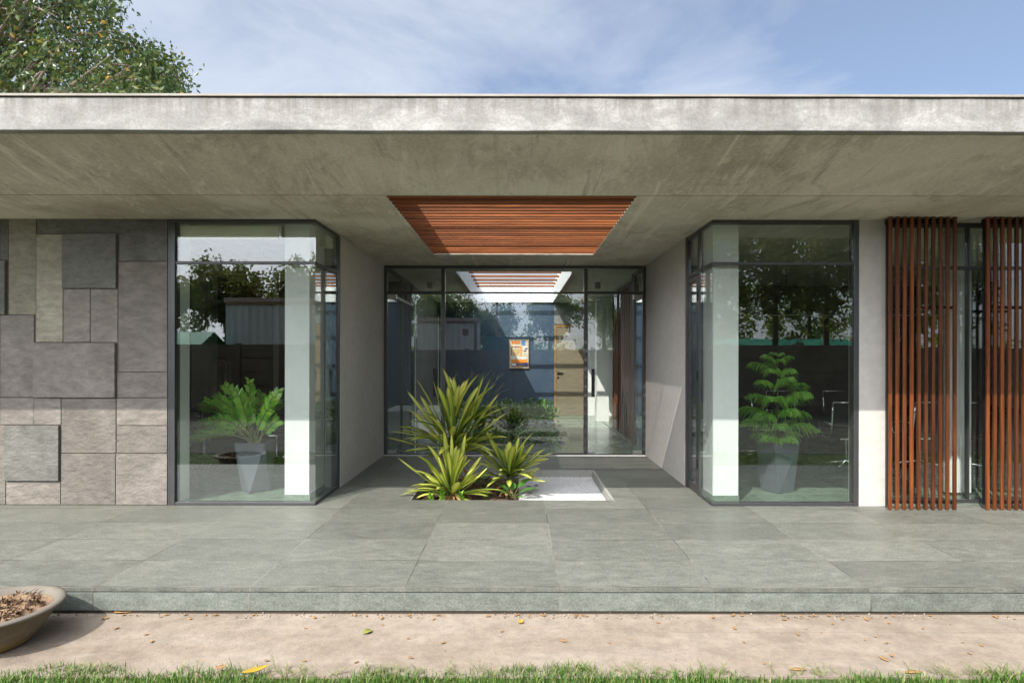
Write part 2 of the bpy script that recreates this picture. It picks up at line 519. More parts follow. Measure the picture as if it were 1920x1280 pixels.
def path_mat():
    m, nt, b = new_mat('worn_pinkish_concrete')
    v = obj_coord(nt)
    n1 = noise(nt, obj_coord(nt, (0.7, 1.6, 1)), 1.5, 11, 0.66, 0.7)
    col = ramp(nt, n1, [(0.25, (0.205, 0.163, 0.124)), (0.5, (0.258, 0.215, 0.170)), (0.75, (0.315, 0.272, 0.225))])
    n2 = noise(nt, v, 9, 9, 0.72)
    col = mixc(nt, 0.30, col, ramp(nt, n2, [(0.38, (0.25,) * 3), (0.62, (0.75,) * 3)]), 'OVERLAY')
    n4 = noise(nt, obj_coord(nt, (1, 2, 1)), 2.6, 9, 0.7, 0.8)
    col = mixc(nt, ramp(nt, n4, [(0.62, (0,) * 3), (0.72, (0.45,) * 3)]), col, (0.32, 0.18, 0.09))
    n5 = noise(nt, obj_coord(nt, (0.6, 2, 1), (0, 0, 0.2)), 2.0, 9, 0.7, 0.8)
    col = mixc(nt, ramp(nt, n5, [(0.62, (0,) * 3), (0.74, (0.5,) * 3)]), col, (0.44, 0.41, 0.385))
    n3 = noise(nt, v, 70, 4, 0.6)
    col = mixc(nt, ramp(nt, n3, [(0.62, (0,) * 3), (0.67, (0.6,) * 3)]), col, (0.17, 0.13, 0.10))
    # wandering hairline crack along the path
    sep = nd(nt, 'ShaderNodeSeparateXYZ', {'Vector': v})
    wob = mth(nt, 'MULTIPLY', mth(nt, 'SUBTRACT', noise(nt, obj_coord(nt, (1, 0, 0)), 5.0, 8, 0.7), 0.5), 0.06)
    dd = mth(nt, 'ABSOLUTE', mth(nt, 'SUBTRACT', mth(nt, 'ADD', sep.outputs[1], wob), 3.80))
    cr = mth(nt, 'MULTIPLY', mth(nt, 'LESS_THAN', dd, 0.0022), mth(nt, 'GREATER_THAN', sep.outputs[0], 0.75))
    col = mixc(nt, mth(nt, 'MULTIPLY', cr, 0.6), col, (0.16, 0.12, 0.09))
    nt.links.new(col, b.inputs['Base Color'])
    b.inputs['Roughness'].default_value = 0.92
    b.inputs['Specular IOR Level'].default_value = 0.2
    bump(nt, b, mth(nt, 'ADD', n2, n3), 0.5, 0.008)
    return m


M['path'] = path_mat()
M['earth'] = mottled('lawn_earth', (0.030, 0.050, 0.012), (0.075, 0.105, 0.030), 6, 0.95, 40, 0.8, 0.02)
M['dark_sheet'] = mottled('dark_brown_ground', (0.055, 0.055, 0.043), (0.085, 0.082, 0.064), 2.5, 0.9, 60, 0.5, 0.01)
M['grass'] = leafmat('grass_blades', [(0.0, (0.030, 0.085, 0.010)), (0.55, (0.075, 0.175, 0.018)), (0.84, (0.13, 0.23, 0.03)), (0.92, (0.28, 0.25, 0.10)), (1.0, (0.36, 0.30, 0.15))], 0.5, 0.25)
M['runner'] = leafmat('grass_runners', [(0.0, (0.10, 0.13, 0.04)), (0.6, (0.16, 0.19, 0.06)), (1.0, (0.34, 0.28, 0.15))], 0.6, 0.1)
M['bark'] = mottled('grey_bark', (0.14, 0.11, 0.085), (0.28, 0.235, 0.19), 5, 0.9, 30, 0.7, 0.02, (1, 1, 0.3))
M['bark_dark'] = mottled('brown_bark', (0.07, 0.048, 0.033), (0.14, 0.10, 0.07), 5, 0.9, 30, 0.7, 0.02, (1, 1, 0.3))
M['ficus'] = leafmat('ficus_leaves', [(0.0, (0.018, 0.046, 0.016)), (0.5, (0.040, 0.080, 0.026)), (0.88, (0.085, 0.115, 0.030)), (0.96, (0.17, 0.16, 0.035)), (1.0, (0.40, 0.22, 0.03))], 0.32, 0.18)
M['treeleaf'] = leafmat('dense_green_leaves', [(0.0, (0.055, 0.105, 0.026)), (0.6, (0.115, 0.185, 0.05)), (1.0, (0.23, 0.28, 0.08))], 0.45, 0.5)
M['dryleaf'] = leafmat('bronze_green_leaves', [(0.0, (0.08, 0.08, 0.030)), (0.5, (0.17, 0.15, 0.055)), (1.0, (0.30, 0.21, 0.10))], 0.5, 0.5)
M['shrub'] = leafmat('shrub_leaves', [(0.0, (0.05, 0.13, 0.025)), (0.6, (0.10, 0.23, 0.045)), (1.0, (0.22, 0.36, 0.10))], 0.4, 0.2)
M['zz'] = leafmat('glossy_zz_leaves', [(0.0, (0.12, 0.34, 0.028)), (0.6, (0.24, 0.52, 0.05)), (1.0, (0.42, 0.68, 0.09))], 0.25, 0.25, 0.6)
M['stem'] = mottled('green_stem', (0.10, 0.13, 0.04), (0.20, 0.20, 0.08), 6, 0.6)
M['pine'] = leafmat('pine_needles', [(0.0, (0.10, 0.29, 0.035)), (0.6, (0.20, 0.46, 0.06)), (1.0, (0.38, 0.62, 0.11))], 0.45, 0.25)
M['broad'] = leafmat('broad_leaves', [(0.0, (0.035, 0.12, 0.02)), (0.6, (0.07, 0.21, 0.03)), (1.0, (0.14, 0.30, 0.05))], 0.4, 0.25)
M['dead'] = leafmat('dry_leaf', [(0.0, (0.20, 0.10, 0.04)), (0.5, (0.36, 0.20, 0.08)), (1.0, (0.50, 0.33, 0.15))], 0.7, 0.1)
M['yellowleaf'] = plain('yellow_leaf', (0.50, 0.28, 0.03), 0.5)
M['greenpod'] = plain('olive_pod', (0.22, 0.22, 0.05), 0.6)
M['grit'] = leafmat('path_grit', [(0.0, (0.10, 0.07, 0.045)), (0.5, (0.26, 0.20, 0.15)), (1.0, (0.40, 0.34, 0.27))], 0.9, 0.0)
M['mulch'] = leafmat('dark_mulch', [(0.0, (0.035, 0.02, 0.012)), (0.7, (0.10, 0.055, 0.03)), (1.0, (0.20, 0.12, 0.06))], 0.9, 0.0)
M['sand'] = mottled('sandy_soil', (0.19, 0.125, 0.075), (0.31, 0.215, 0.135), 5, 0.95, 35, 0.7, 0.015)


def striped_leaf():
    m, nt, b = new_mat('variegated_sword_leaf')
    uv = nd(nt, 'ShaderNodeUVMap')
    sep = nd(nt, 'ShaderNodeSeparateXYZ', {'Vector': uv.outputs[0]})
    g = nd(nt, 'ShaderNodeNewGeometry')
    ed = mth(nt, 'ABSOLUTE', mth(nt, 'SUBTRACT', sep.outputs[0], 0.5))
    r = g.outputs['Random Per Island']
    # yellow along the middle towards the tip, green towards base and along the rims
    vv = nd(nt, 'ShaderNodeCombineXYZ', {0: mth(nt, 'MULTIPLY', sep.outputs[0], 9.0), 1: mth(nt, 'MULTIPLY', sep.outputs[1], 1.2), 2: mth(nt, 'MULTIPLY', r, 50.0)})
    st = noise(nt, vv.outputs[0], 1.0, 5, 0.6)
    f = mth(nt, 'ADD', mth(nt, 'MULTIPLY', sep.outputs[1], 0.62), mth(nt, 'MULTIPLY', mth(nt, 'SUBTRACT', 0.30, ed), 0.9))
    f = mth(nt, 'ADD', f, mth(nt, 'MULTIPLY', mth(nt, 'SUBTRACT', st, 0.5), 0.8))
    f = mth(nt, 'ADD', f, mth(nt, 'MULTIPLY', mth(nt, 'SUBTRACT', r, 0.5), 0.35))
    col = ramp(nt, f, [(0.05, (0.060, 0.105, 0.018)), (0.24, (0.15, 0.22, 0.028)), (0.46, (0.42, 0.48, 0.06)), (0.78, (0.74, 0.74, 0.19))])
    tip = mth(nt, 'GREATER_THAN', sep.outputs[1], 0.965)
    col = mixc(nt, mth(nt, 'MULTIPLY', tip, 0.7), col, (0.30, 0.15, 0.07))
    nt.links.new(col, b.inputs['Base Color'])
    b.inputs['Roughness'].default_value = 0.42
    bump(nt, b, noise(nt, nd(nt, 'ShaderNodeCombineXYZ', {0: mth(nt, 'MULTIPLY', sep.outputs[0], 40.0), 1: sep.outputs[1]}).outputs[0], 1.0, 3), 0.15, 0.002)
    out = [n for n in nt.nodes if n.type == 'OUTPUT_MATERIAL'][0]
    tl = nd(nt, 'ShaderNodeBsdfTranslucent', {'Color': col})
    mx = nd(nt, 'ShaderNodeMixShader', {0: 0.22, 1: b.outputs[0], 2: tl.outputs[0]})
    nt.links.new(mx.outputs[0], out.inputs[0])
    return m


M['sword'] = striped_leaf()


def bowl_mat():
    m, nt, b = new_mat('weathered_cement_bowl')
    v = obj_coord(nt)
    n1 = noise(nt, v, 5, 9, 0.65, 0.5)
    col = ramp(nt, n1, [(0.3, (0.085, 0.066, 0.042)), (0.55, (0.14, 0.112, 0.074)), (0.75, (0.21, 0.178, 0.128))])
    sep = nd(nt, 'ShaderNodeSeparateXYZ', {'Vector': v})
    lo = mth(nt, 'MULTIPLY', mth(nt, 'SUBTRACT', 0.09, sep.outputs[2]), 10.0, 0, True)
    col = mixc(nt, mth(nt, 'MULTIPLY', lo, ramp(nt, noise(nt, v, 4, 6), [(0.4, (0,) * 3), (0.6, (0.8,) * 3)])), col, (0.40, 0.25, 0.06))
    hi = mth(nt, 'GREATER_THAN', sep.outputs[2], 0.200)
    col = mixc(nt, mth(nt, 'MULTIPLY', hi, 0.65), col, (0.15, 0.14, 0.122))
    nt.links.new(col, b.inputs['Base Color'])
    b.inputs['Roughness'].default_value = 0.8
    bump(nt, b, noise(nt, v, 40, 6), 0.35, 0.006)
    return m


M['bowl'] = bowl_mat()
M['panelwall'] = mottled('precast_wall_concrete', (0.14, 0.108, 0.08), (0.24, 0.19, 0.145), 1.4, 0.9, 30, 0.3)
M['container'] = mottled('dirty_white_steel', (0.60, 0.57, 0.53), (0.82, 0.80, 0.76), 1.3, 0.6, 40, 0.1, 0.004, (2.5, 2.5, 0.4))
M['rust'] = mottled('rusty_steel', (0.20, 0.085, 0.04), (0.40, 0.24, 0.16), 3, 0.85)
M['pinkroof'] = mottled('faded_pink_roof_sheet', (0.46, 0.33, 0.29), (0.58, 0.45, 0.41), 2, 0.8)
M['tarp'] = mottled('green_tarpaulin', (0.02, 0.20, 0.13), (0.04, 0.30, 0.20), 2, 0.6)
M['teal'] = mottled('teal_sheet', (0.03, 0.13, 0.12), (0.05, 0.19, 0.17), 2, 0.6)


# ------------------------------------------------------------------ setting: ground, path, lawn, paving
GZ = -0.17
MB().box(-9.5, 9.5, 3.27, 4.16, GZ - 0.15, GZ).build('path', M['path'])['kind'] = 'structure'
g = MB()
g.add([(-250, -250, GZ - 0.012), (250, -250, GZ - 0.012), (250, 250, GZ - 0.012), (-250, 250, GZ - 0.012)], [(0, 1, 2, 3)])
g.build('ground', M['earth'])['kind'] = 'structure'
MB().box(-30, 30, -4.55, 2.1, GZ - 0.1, GZ - 0.004).build('dark_ground', M['dark_sheet'])['kind'] = 'structure'  # dark sheet of ground between the grass and the compound wall
PIT = (-1.175, 1.065, 6.57, 8.34)
slab(-9.2, 9.2, 4.07, 18.3, -0.024, 0.0, [PIT]).build('veranda_paving', M['paving'], bevel=0.004)['kind'] = 'structure'
slab(-9.2, 9.2, 4.055, 18.3, -0.146, -0.031, [(PIT[0], PIT[1], PIT[2], PIT[3])]).build('veranda_step', M['riser'])['kind'] = 'structure'
MB().box(-9.1, 9.1, 4.066, 6.40, GZ - 0.02, -0.147).build('shade_toned_footing', M['groove'])['kind'] = 'structure'  # near-black colour paints the shade of the gap under the step
pm = MB()
T = 0.012
pm.box(PIT[0], PIT[0] + T, PIT[2] + T, PIT[3] - T, -0.20, -0.004)
pm.box(PIT[1] - 0.035, PIT[1], PIT[2] + T, PIT[3] - 0.035, -0.20, -0.003)
pm.box(PIT[0], PIT[1], PIT[2], PIT[2] + T, -0.20, -0.004)
pm.box(PIT[0], PIT[1], PIT[3] - 0.035, PIT[3], -0.20, -0.002)
pm.build('planter_pit_edge', M['pit'])['kind'] = 'structure'
# soil: a bumpy sheet
def bumpy(x0, x1, y0, y1, z, amp, n, mat, name, seed, edge=None):
    r2 = np.random.default_rng(seed)
    nx = n; ny = max(4, int(n * (y1 - y0) / (x1 - x0)))
    hs = r2.normal(0, 1, (ny + 1, nx + 1))
    for _ in range(2):
        hs = (hs + np.roll(hs, 1, 0) + np.roll(hs, 1, 1) + np.roll(hs, -1, 0) + np.roll(hs, -1, 1)) / 5
    vs = []; fs = []
    for j in range(ny + 1):
        for i in range(nx + 1):
            vs.append((x0 + (x1 - x0) * i / nx, y0 + (y1 - y0) * j / ny, z + hs[j, i] * amp))
    for j in range(ny):
        for i in range(nx):
            a = j * (nx + 1) + i
            fs.append((a, a + 1, a + nx + 2, a + nx + 1))
    return MB().add(vs, fs).build(name, mat, smooth=True)

bumpy(PIT[0] + T, 0.30, PIT[2] + T, PIT[3] - 0.04, -0.112, 0.022, 60, M['soil'], 'planter_soil', 3)['kind'] = 'structure'
MB().box(0.02, PIT[1] - 0.035, PIT[2] + T, PIT[3] - 0.035, -0.2, -0.100).build('gravel_base', M['gravel_bed'])['kind'] = 'structure'

# white marble chips in the right half of the pit and along its front
def chips(n, x0, x1, y0, y1, z, smin, smax, keep=None, seed=1):
    r2 = np.random.default_rng(seed)
    base_v = np.array([(0, 0, 1), (0, 0, -1), (1, 0, 0), (-1, 0, 0), (0, 1, 0), (0, -1, 0)], float)
    base_f = np.array([(0, 2, 4), (0, 4, 3), (0, 3, 5), (0, 5, 2), (1, 4, 2), (1, 3, 4), (1, 5, 3), (1, 2, 5)])
    P = np.column_stack([r2.uniform(x0, x1, n), r2.uniform(y0, y1, n), np.full(n, z)])
    if keep is not None:
        P = P[np.array([keep(p[0], p[1]) for p in P])]
    n = len(P)
    S = r2.uniform(smin, smax, (n, 1, 1)) * r2.uniform(0.6, 1.15, (n, 6, 1)) * np.array([1, 1, 0.75])
    a = r2.uniform(0, 6.28, n)
    V = base_v[None] * S
    ca, sa = np.cos(a)[:, None], np.sin(a)[:, None]
    X = V[:, :, 0] * ca - V[:, :, 1] * sa; Y = V[:, :, 0] * sa + V[:, :, 1] * ca
    V = np.stack([X, Y, V[:, :, 2]], -1) + P[:, None] + np.array([0, 0, 1]) * r2.uniform(-0.004, 0.006, (n, 1, 1))
    F = base_f[None] + (np.arange(n) * 6)[:, None, None]
    return V.reshape(-1, 3), F.reshape(-1, 3)


def np_mesh(name, V, F, mat, parent=None, smooth=False, uv=None):
    me = bpy.data.meshes.new(name)
    k = F.shape[1]
    me.vertices.add(len(V)); me.vertices.foreach_set('co', np.asarray(V, np.float32).ravel())
    me.loops.add(F.size); me.loops.foreach_set('vertex_index', F.astype(np.int32).ravel())
    me.polygons.add(len(F))
    me.polygons.foreach_set('loop_start', np.arange(0, F.size, k, dtype=np.int32))
    me.polygons.foreach_set('loop_total', np.full(len(F), k, np.int32))
    if smooth: me.polygons.foreach_set('use_smooth', np.ones(len(F), bool))
    if uv is not None:
        l = me.uv_layers.new(name='uv')
        l.data.foreach_set('uv', uv[F.ravel()].astype(np.float32).ravel())
    me.materials.append(mat)
    me.update(calc_edges=True)
    me.validate()
    o = bpy.data.objects.new(name, me)
    COL.objects.link(o)
    if parent: o.parent = parent
    return o

def gkeep(x, y):
    edge = 0.16 + 0.10 * math.sin(y * 5.1) + 0.05 * math.sin(y * 13)
    if y < 6.57 + 0.16: edge = -0.38 + (y - 6.57) * 3.0 + 0.03 * math.sin(y * 90)
    return x > edge
V, F = chips(34000, -0.5, PIT[1] - 0.045, PIT[2] + 0.02, PIT[3] - 0.045, -0.094, 0.005, 0.008, gkeep, 5)
V2, F2 = chips(70, -1.14, -0.2, PIT[2] + 0.02, PIT[2] + 0.07, -0.085, 0.012, 0.024, None, 6)
go = np_mesh('gravel', np.vstack([V, V2]), np.vstack([F, F2 + len(V)]), M['gravel'])
tag(go, 'white marble chips filling the right half of the sunken planter', 'gravel', kind='stuff')

# indoor floors, 4 mm above the paving
slab(-9.0, -2.13, 6.40, 17.9, 0.0, 0.004, []).build('indoor_floor', M['polished'])['kind'] = 'structure'
slab(-2.10, 2.02, 9.62, 15.98, 0.0, 0.004, [(-1.5, 0.85, 10.6, 13.9)]).build('lobby_floor', M['polished'])['kind'] = 'structure'
slab(2.06, 9.0, 6.40, 17.9, 0.0, 0.004, []).build('meeting_room_floor', M['polished'])['kind'] = 'structure'

# ------------------------------------------------------------------ the building
B = empty('office_building', (0, 5.0, GZ), 0, 'single storey exposed concrete office building with a deep flat roof and corner windows', 'building')
BI = B.matrix_world.inverted()
OFF = Vector((0, -5.0, -GZ))

def part(mb, name, mat, parent=None, smooth=False, bevel=0.0):
    o = mb.build(name, mat, parent or B, smooth, bevel)
    if parent is None:
        o.location = OFF
    return o

# roof: flat slab with the porch opening and the skylight opening, sloped front, fascia
PO = (-1.18, 1.07, 5.395, 8.49)
SK = (-1.05, 0.95, 10.2, 15.95)
r = slab(-9.3, 9.3, 5.385, 18.3, 3.0, 3.44, [PO, SK])
roof = part(r, 'roof', M['soffit'])
r = MB()
x0, x1 = -9.3, 9.3
prof = [(4.47, 3.208), (5.370, 3.0), (5.370, 3.44), (4.47, 3.44)]
n = 40
vs = []
for i in range(n + 1):
    x = x0 + (x1 - x0) * i / n
    vs += [(x, y, z) for y, z in prof]
fs = []
for i in range(n):
    a = i * 4
    for k in range(4):
        fs.append((a + k, a + (k + 1) % 4, a + 4 + (k + 1) % 4, a + 4 + k)[::-1])
fs += [(3, 2, 1, 0), (n * 4, n * 4 + 1, n * 4 + 2, n * 4 + 3)]
r.add(vs, fs)
part(r, 'sloped_eave', M['soffit'], roof)
r = MB()
r5 = random.Random(9)
nseg = 62
vs = []
zb = zt = 0.0
for i in range(nseg + 1):
    x = -9.3 + 18.6 * i / nseg
    zb = zb * 0.5 + r5.gauss(0, 0.0018); yo = r5.gauss(0, 0.0012)
    vs += [(x, 4.385 + yo, 3.206 + zb), (x, 4.462, 3.206 + zb), (x, 4.462, 3.444), (x, 4.385 + yo, 3.444)]
fs = []
for i in range(nseg):
    a = i * 4
    for k in range(4):
        fs.append((a + k, a + 4 + k, a + 4 + (k + 1) % 4, a + (k + 1) % 4))
fs += [(0, 1, 2, 3), (nseg * 4 + 3, nseg * 4 + 2, nseg * 4 + 1, nseg * 4)]
r.add(vs, fs)
part(r, 'fascia', M['fascia'], roof, bevel=0.006)
r = MB(); r.box(-9.3, 9.3, 5.371, 5.384, 3.02, 3.43); r.box(-9.3, 9.3, 4.463, 4.469, 3.215, 3.43); r.box(-9.3, 9.3, 4.40, 4.6, 3.4445, 3.4515)
part(r, 'shadow_groove', M['groove'], roof)
r = MB(); r.box(-9.3, 9.3, 4.375, 18.3, 3.441, 3.456) if False else r.box(-9.3, 9.3, 4.372, 4.62, 3.452, 3.468)
part(r, 'coping', M['coping'], roof)

# stone clad wall
sw = MB(); sw.box(-9.2, -3.672, 6.331, 6.56, 0.0, 3.0)
stone = part(sw, 'stone_wall', M['mortar'])
S_ = 6.32 / 1130
def sx_(zx): return (zx / 2.1333 - 970) * S_
def sz_(zy): return 1.565 - (380 + zy / 2.1333 - 668) * S_
panels = [
    (0, 33, 68, 232, 'slate_dark', 0), (-120, 25, 235, 450, 'slate_dark', 1), (33, 143, 68, 450, 'slate_olive', 0),
    (147, 475, 68, 125, 'slate_dark', 0), (143, 250, 128, 560, 'slate_olive', 0), (252, 468, 127, 345, 'slate_dark', 1),
    (252, 359, 347, 560, 'slate_grey', 0), (361, 470, 347, 560, 'slate_grey', 0), (475, 672, 68, 235, 'slate_dark', 0),
    (472, 670, 238, 678, 'slate_grey', 0), (468, 668, 680, 781, 'slate_pink', 0), (0, 135, 452, 780, 'slate_pink', 0),
    (137, 464, 563, 781, 'slate_grey', 1), (0, 135, 783, 890, 'slate_pink', 0), (135, 243, 783, 890, 'slate_pink', 0), (245, 463, 784, 1003, 'slate_pink', 0),
    (466, 665, 784, 892, 'slate_grey', 0), (466, 665, 894, 1003, 'slate_pink', 0), (-80, 22, 892, 1218, 'slate_pink', 0),
    (24, 240, 892, 1113, 'slate_dark', 1), (24, 241, 1115, 1218, 'slate_grey', 0), (243, 461, 1006, 1218, 'slate_pink', 0),
    (463, 663, 1006, 1218, 'slate_pink', 0),
    (-120, -2, 68, 232, 'slate_grey', 0), (-330, -123, 68, 560, 'slate_olive', 0), (-120, -2, 452, 780, 'slate_pink', 0), (-230, -123, 563, 781, 'slate_grey', 0),
    (-560, -333, 68, 400, 'slate_dark', 0), (-560, -333, 403, 781, 'slate_grey', 0), (-560, -333, 784, 1218, 'slate_pink', 0), (-790, -563, 68, 560, 'slate_grey', 0), (-790, -563, 563, 1218, 'slate_dark', 0), (-1000, -793, 68, 620, 'slate_pink', 0), (-1000, -793, 623, 1218, 'slate_grey', 0),
    (-330, -83, 784, 1218, 'slate_grey', 0), (-330, -233, 563, 781, 'slate_grey', 0),
]
for (a, b, c, d, mt, out) in panels:
    p = MB()
    g_ = 0.0012
    y0 = 6.297 if out else 6.322
    xr = min(sx_(b) - g_, -3.674)
    if b >= 660: xr = -3.674
    z1 = min(sz_(c) - g_, 2.998); z0 = max(sz_(d) + g_, 0.006)
    if c <= 70: z1 = 2.998
    if d >= 1210: z0 = 0.006
    p.box(sx_(a) + g_, xr, y0, 6.352, z0, z1)
    part(p, 'stone_panel', M[mt], stone, bevel=0.0025)

# painted walls, pier, interior walls
def wall(name, x0, x1, y0, y1, mat, z0=0.0, z1=3.0):
    m = MB(); m.box(x0, x1, y0, y1, z0 + 0.001, z1 - 0.001)
    return part(m, name, M[mat])
wall('plaster_wall', -2.30, -2.11, 7.195, 9.54, 'plaster')
wall('plaster_wall', 2.03, 2.22, 7.31, 9.54, 'plaster')
wall('pier', 3.585, 3.862, 6.322, 6.52, 'plaster')
wall('outer_wall', -9.2, -9.0, 6.57, 18.2, 'grey_wall')
wall('outer_wall', 9.0, 9.2, 6.40, 18.2, 'grey_wall')
wall('rear_wall', -8.99, 8.99, 18.0, 18.2, 'grey_wall')
wall('lobby_wall', -2.1, 0.975, 16.0, 16.15, 'blue_wall')
wall('lobby_wall', 1.79, 2.6, 16.0, 16.15, 'white')
wall('lobby_wall', 0.976, 1.789, 16.0, 16.15, 'grey_wall', 2.42)
wall('room_wall', -8.99, -2.12, 11.6, 11.75, 'dark_wall')
wall('room_wall', 2.65, 8.99, 12.2, 12.35, 'dark_wall')
wall('room_wall', -2.30, -2.12, 12.2, 15.99, 'grey_wall')
wall('column', -2.48, -2.22, 6.43, 6.93, 'column')
wall('column', 2.085, 2.355, 6.42, 6.90, 'column')
wall('column', 1.93, 2.22, 14.6, 15.0, 'column')
wall('pilaster', -5.52, -5.24, 10.2, 10.5, 'column', 0.0)
wall('inner_jamb', -3.66, -3.60, 6.42, 6.62, 'column')
wall('skirting', -2.49, -2.21, 6.425, 6.94, 'polished', 0.004, 0.09)
wall('skirting', 2.078, 2.362, 6.413, 6.91, 'polished', 0.004, 0.09)

# window builder: frame mesh is the part, panes are sub-parts
def frame_bar(mb, x0, x1, y0, y1, z0, z1): mb.box(x0, x1, y0, y1, z0, z1)

def pane(parent, x0, x1, y0, y1, z0, z1, mat='glass', tilt=0.0):
    m = MB(); m.box(x0, x1, y0, y1, z0, z1)
    if tilt:
        m.v = [(x, y - tilt * (z - z0), z) for x, y, z in m.v]
    return part(m, 'pane', M[mat], parent)

GY = 6.345
# left corner window
f = MB()
f.box(-3.668, -3.645, 6.325, 6.40, 0, 3.0)
f.box(-3.642, -3.592, 6.318, 6.42, 0, 2.999)
f.box(-3.590, -2.118, 6.318, 6.40, 2.962, 2.999)
f.box(-3.590, -2.118, 6.322, 6.40, 0.002, 0.032)
f.box(-3.590, -2.118, 6.324, 6.385, 2.528, 2.558)
f.box(-2.185, -2.116, 7.09, 7.192, 0.001, 2.999)
f.box(-2.185, -2.118, 6.402, 7.088, 2.962, 2.999)
f.box(-2.185, -2.118, 6.402, 7.088, 0.002, 0.032)
f.box(-2.175, -2.118, 6.387, 7.088, 2.528, 2.558)
w1 = part(f, 'window', M['frame'], bevel=0.003)
pane(w1, -3.591, -2.126, GY, GY + 0.01, 0.033, 2.527, tilt=0.0035)
pane(w1, -3.591, -2.126, GY, GY + 0.01, 2.559, 2.961, tilt=0.0035)
pane(w1, -2.136, -2.126, GY + 0.014, 7.089, 0.033, 2.527)
pane(w1, -2.136, -2.126, GY + 0.014, 7.089, 2.559, 2.961)
# right corner window with a narrow glazed door in its return
f = MB()
f.box(3.532, 3.580, 6.318, 6.42, 0, 2.999)
f.box(2.042, 3.530, 6.318, 6.40, 2.962, 2.999)
f.box(2.042, 3.530, 6.322, 6.40, 0.002, 0.032)
f.box(2.042, 3.530, 6.324, 6.385, 2.528, 2.558)
f.box(2.040, 2.11, 6.76, 6.83, 0.001, 2.999)
f.box(2.036, 2.11, 7.225, 7.305, 0.001, 2.999)
f.box(2.042, 2.11, 6.402, 6.758, 2.962, 2.999); f.box(2.042, 2.11, 6.832, 7.223, 2.955, 2.998)
f.box(2.042, 2.11, 6.402, 6.758, 0.002, 0.032)
f.box(2.042, 2.10, 6.387, 6.758, 2.528, 2.558); f.box(2.042, 2.10, 6.832, 7.223, 2.50, 2.545)
w2 = part(f, 'window', M['frame'], bevel=0.003)
pane(w2, 2.050, 3.531, GY, GY + 0.01, 0.033, 2.527, tilt=0.0035)
pane(w2, 2.050, 3.531, GY, GY + 0.01, 2.559, 2.961, tilt=0.0035)
pane(w2, 2.050, 2.060, GY + 0.014, 6.759, 0.033, 2.527)
pane(w2, 2.050, 2.060, GY + 0.014, 6.759, 2.559, 2.961)
pane(w2, 2.060, 2.070, 6.833, 7.222, 2.546, 2.954)
f = MB()
f.box(2.044, 2.09, 6.836, 6.89, 0.01, 2.495); f.box(2.044, 2.09, 7.165, 7.220, 0.01, 2.495)
f.box(2.044, 2.09, 6.892, 7.163, 2.43, 2.495); f.box(2.044, 2.09, 6.892, 7.163, 0.01, 0.10)
d2 = part(f, 'side_door', M['frame'], bevel=0.003)
pane(d2, 2.060, 2.070, 6.891, 7.164, 0.101, 2.429)
for zz in (0.3, 1.3, 2.2):
    h = MB(); h.box(2.030, 2.043, 6.81, 6.835, zz, zz + 0.10)
    part(h, 'hinge', M['blackmetal'], d2)
# window strip behind the fins
f = MB()
f.box(3.865, 8.99, 6.45, 6.52, 2.955, 2.999); f.box(3.865, 8.99, 6.45, 6.52, 0.002, 0.04); f.box(3.865, 8.99, 6.452, 6.515, 2.505, 2.535)
mull = [3.865, 4.83, 6.0, 7.2, 8.4]
for i, x in enumerate(mull):
    for z0, z1 in ((0.041, 2.504), (2.536, 2.954)):
        f.box(x, x + (0.04 if i == 0 else 0.014), 6.455, 6.51, z0, z1)
w3 = part(f, 'window', M['frame'])
xs = mull + [8.99]
for i in range(5):
    a = xs[i] + (0.041 if i == 0 else 0.015)
    pane(w3, a, xs[i + 1] - 0.001, 6.478, 6.488, 0.041, 2.504)
    pane(w3, a, xs[i + 1] - 0.001, 6.478, 6.488, 2.536, 2.954)

# wooden fin screens
def fin_screen(x_start, count):
    rail = MB()
    xe = x_start + 0.0735 * (count - 1) + 0.032
    rail.box(x_start, xe, 6.194, 6.24, 2.93, 2.985); rail.box(x_start, xe, 6.194, 6.22, 0.06, 0.09); rail.box(x_start, xe, 6.194, 6.22, 2.06, 2.09)
    rail.add(MB().box(x_start + 0.002, x_start + 0.028, 6.196, 6.226, 0.05, 2.98).v, [(0, 3, 2, 1), (4, 5, 6, 7), (0, 1, 5, 4), (1, 2, 6, 5), (2, 3, 7, 6), (3, 0, 4, 7)])
    s = part(rail, 'fin_screen', M['blackmetal'])
    base = None
    for k in range(count):
        if base is None:
            m = MB(); m.box(0, 0.032, 0, 0.022, 0, 2.993)
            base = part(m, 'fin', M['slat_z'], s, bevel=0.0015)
            o = base
        else:
            o = base.copy(); COL.objects.link(o); o.parent = s
        o.location = (x_start + 0.0735 * k, 6.16, 0.005)
    return s
fin_screen(3.80, 10)
fin_screen(4.80, 10)

# porch slat ceiling
cs = MB()
for yb in (6.43, 7.56):
    cs.box(PO[0] + 0.002, PO[1] - 0.002, yb, yb + 0.05, 3.36, 3.42)
scr = part(cs, 'slat_ceiling', M['blackmetal'])
base = None
for k in range(25):
    if base is None:
        m = MB(); m.box(PO[0] + 0.004, PO[1] - 0.004, 0, 0.036, 0, 0.054)
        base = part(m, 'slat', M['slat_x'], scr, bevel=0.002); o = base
    else:
        o = base.copy(); COL.objects.link(o); o.parent = scr
    o.location = (0, 5.41 + k * 0.1235, 2.994)

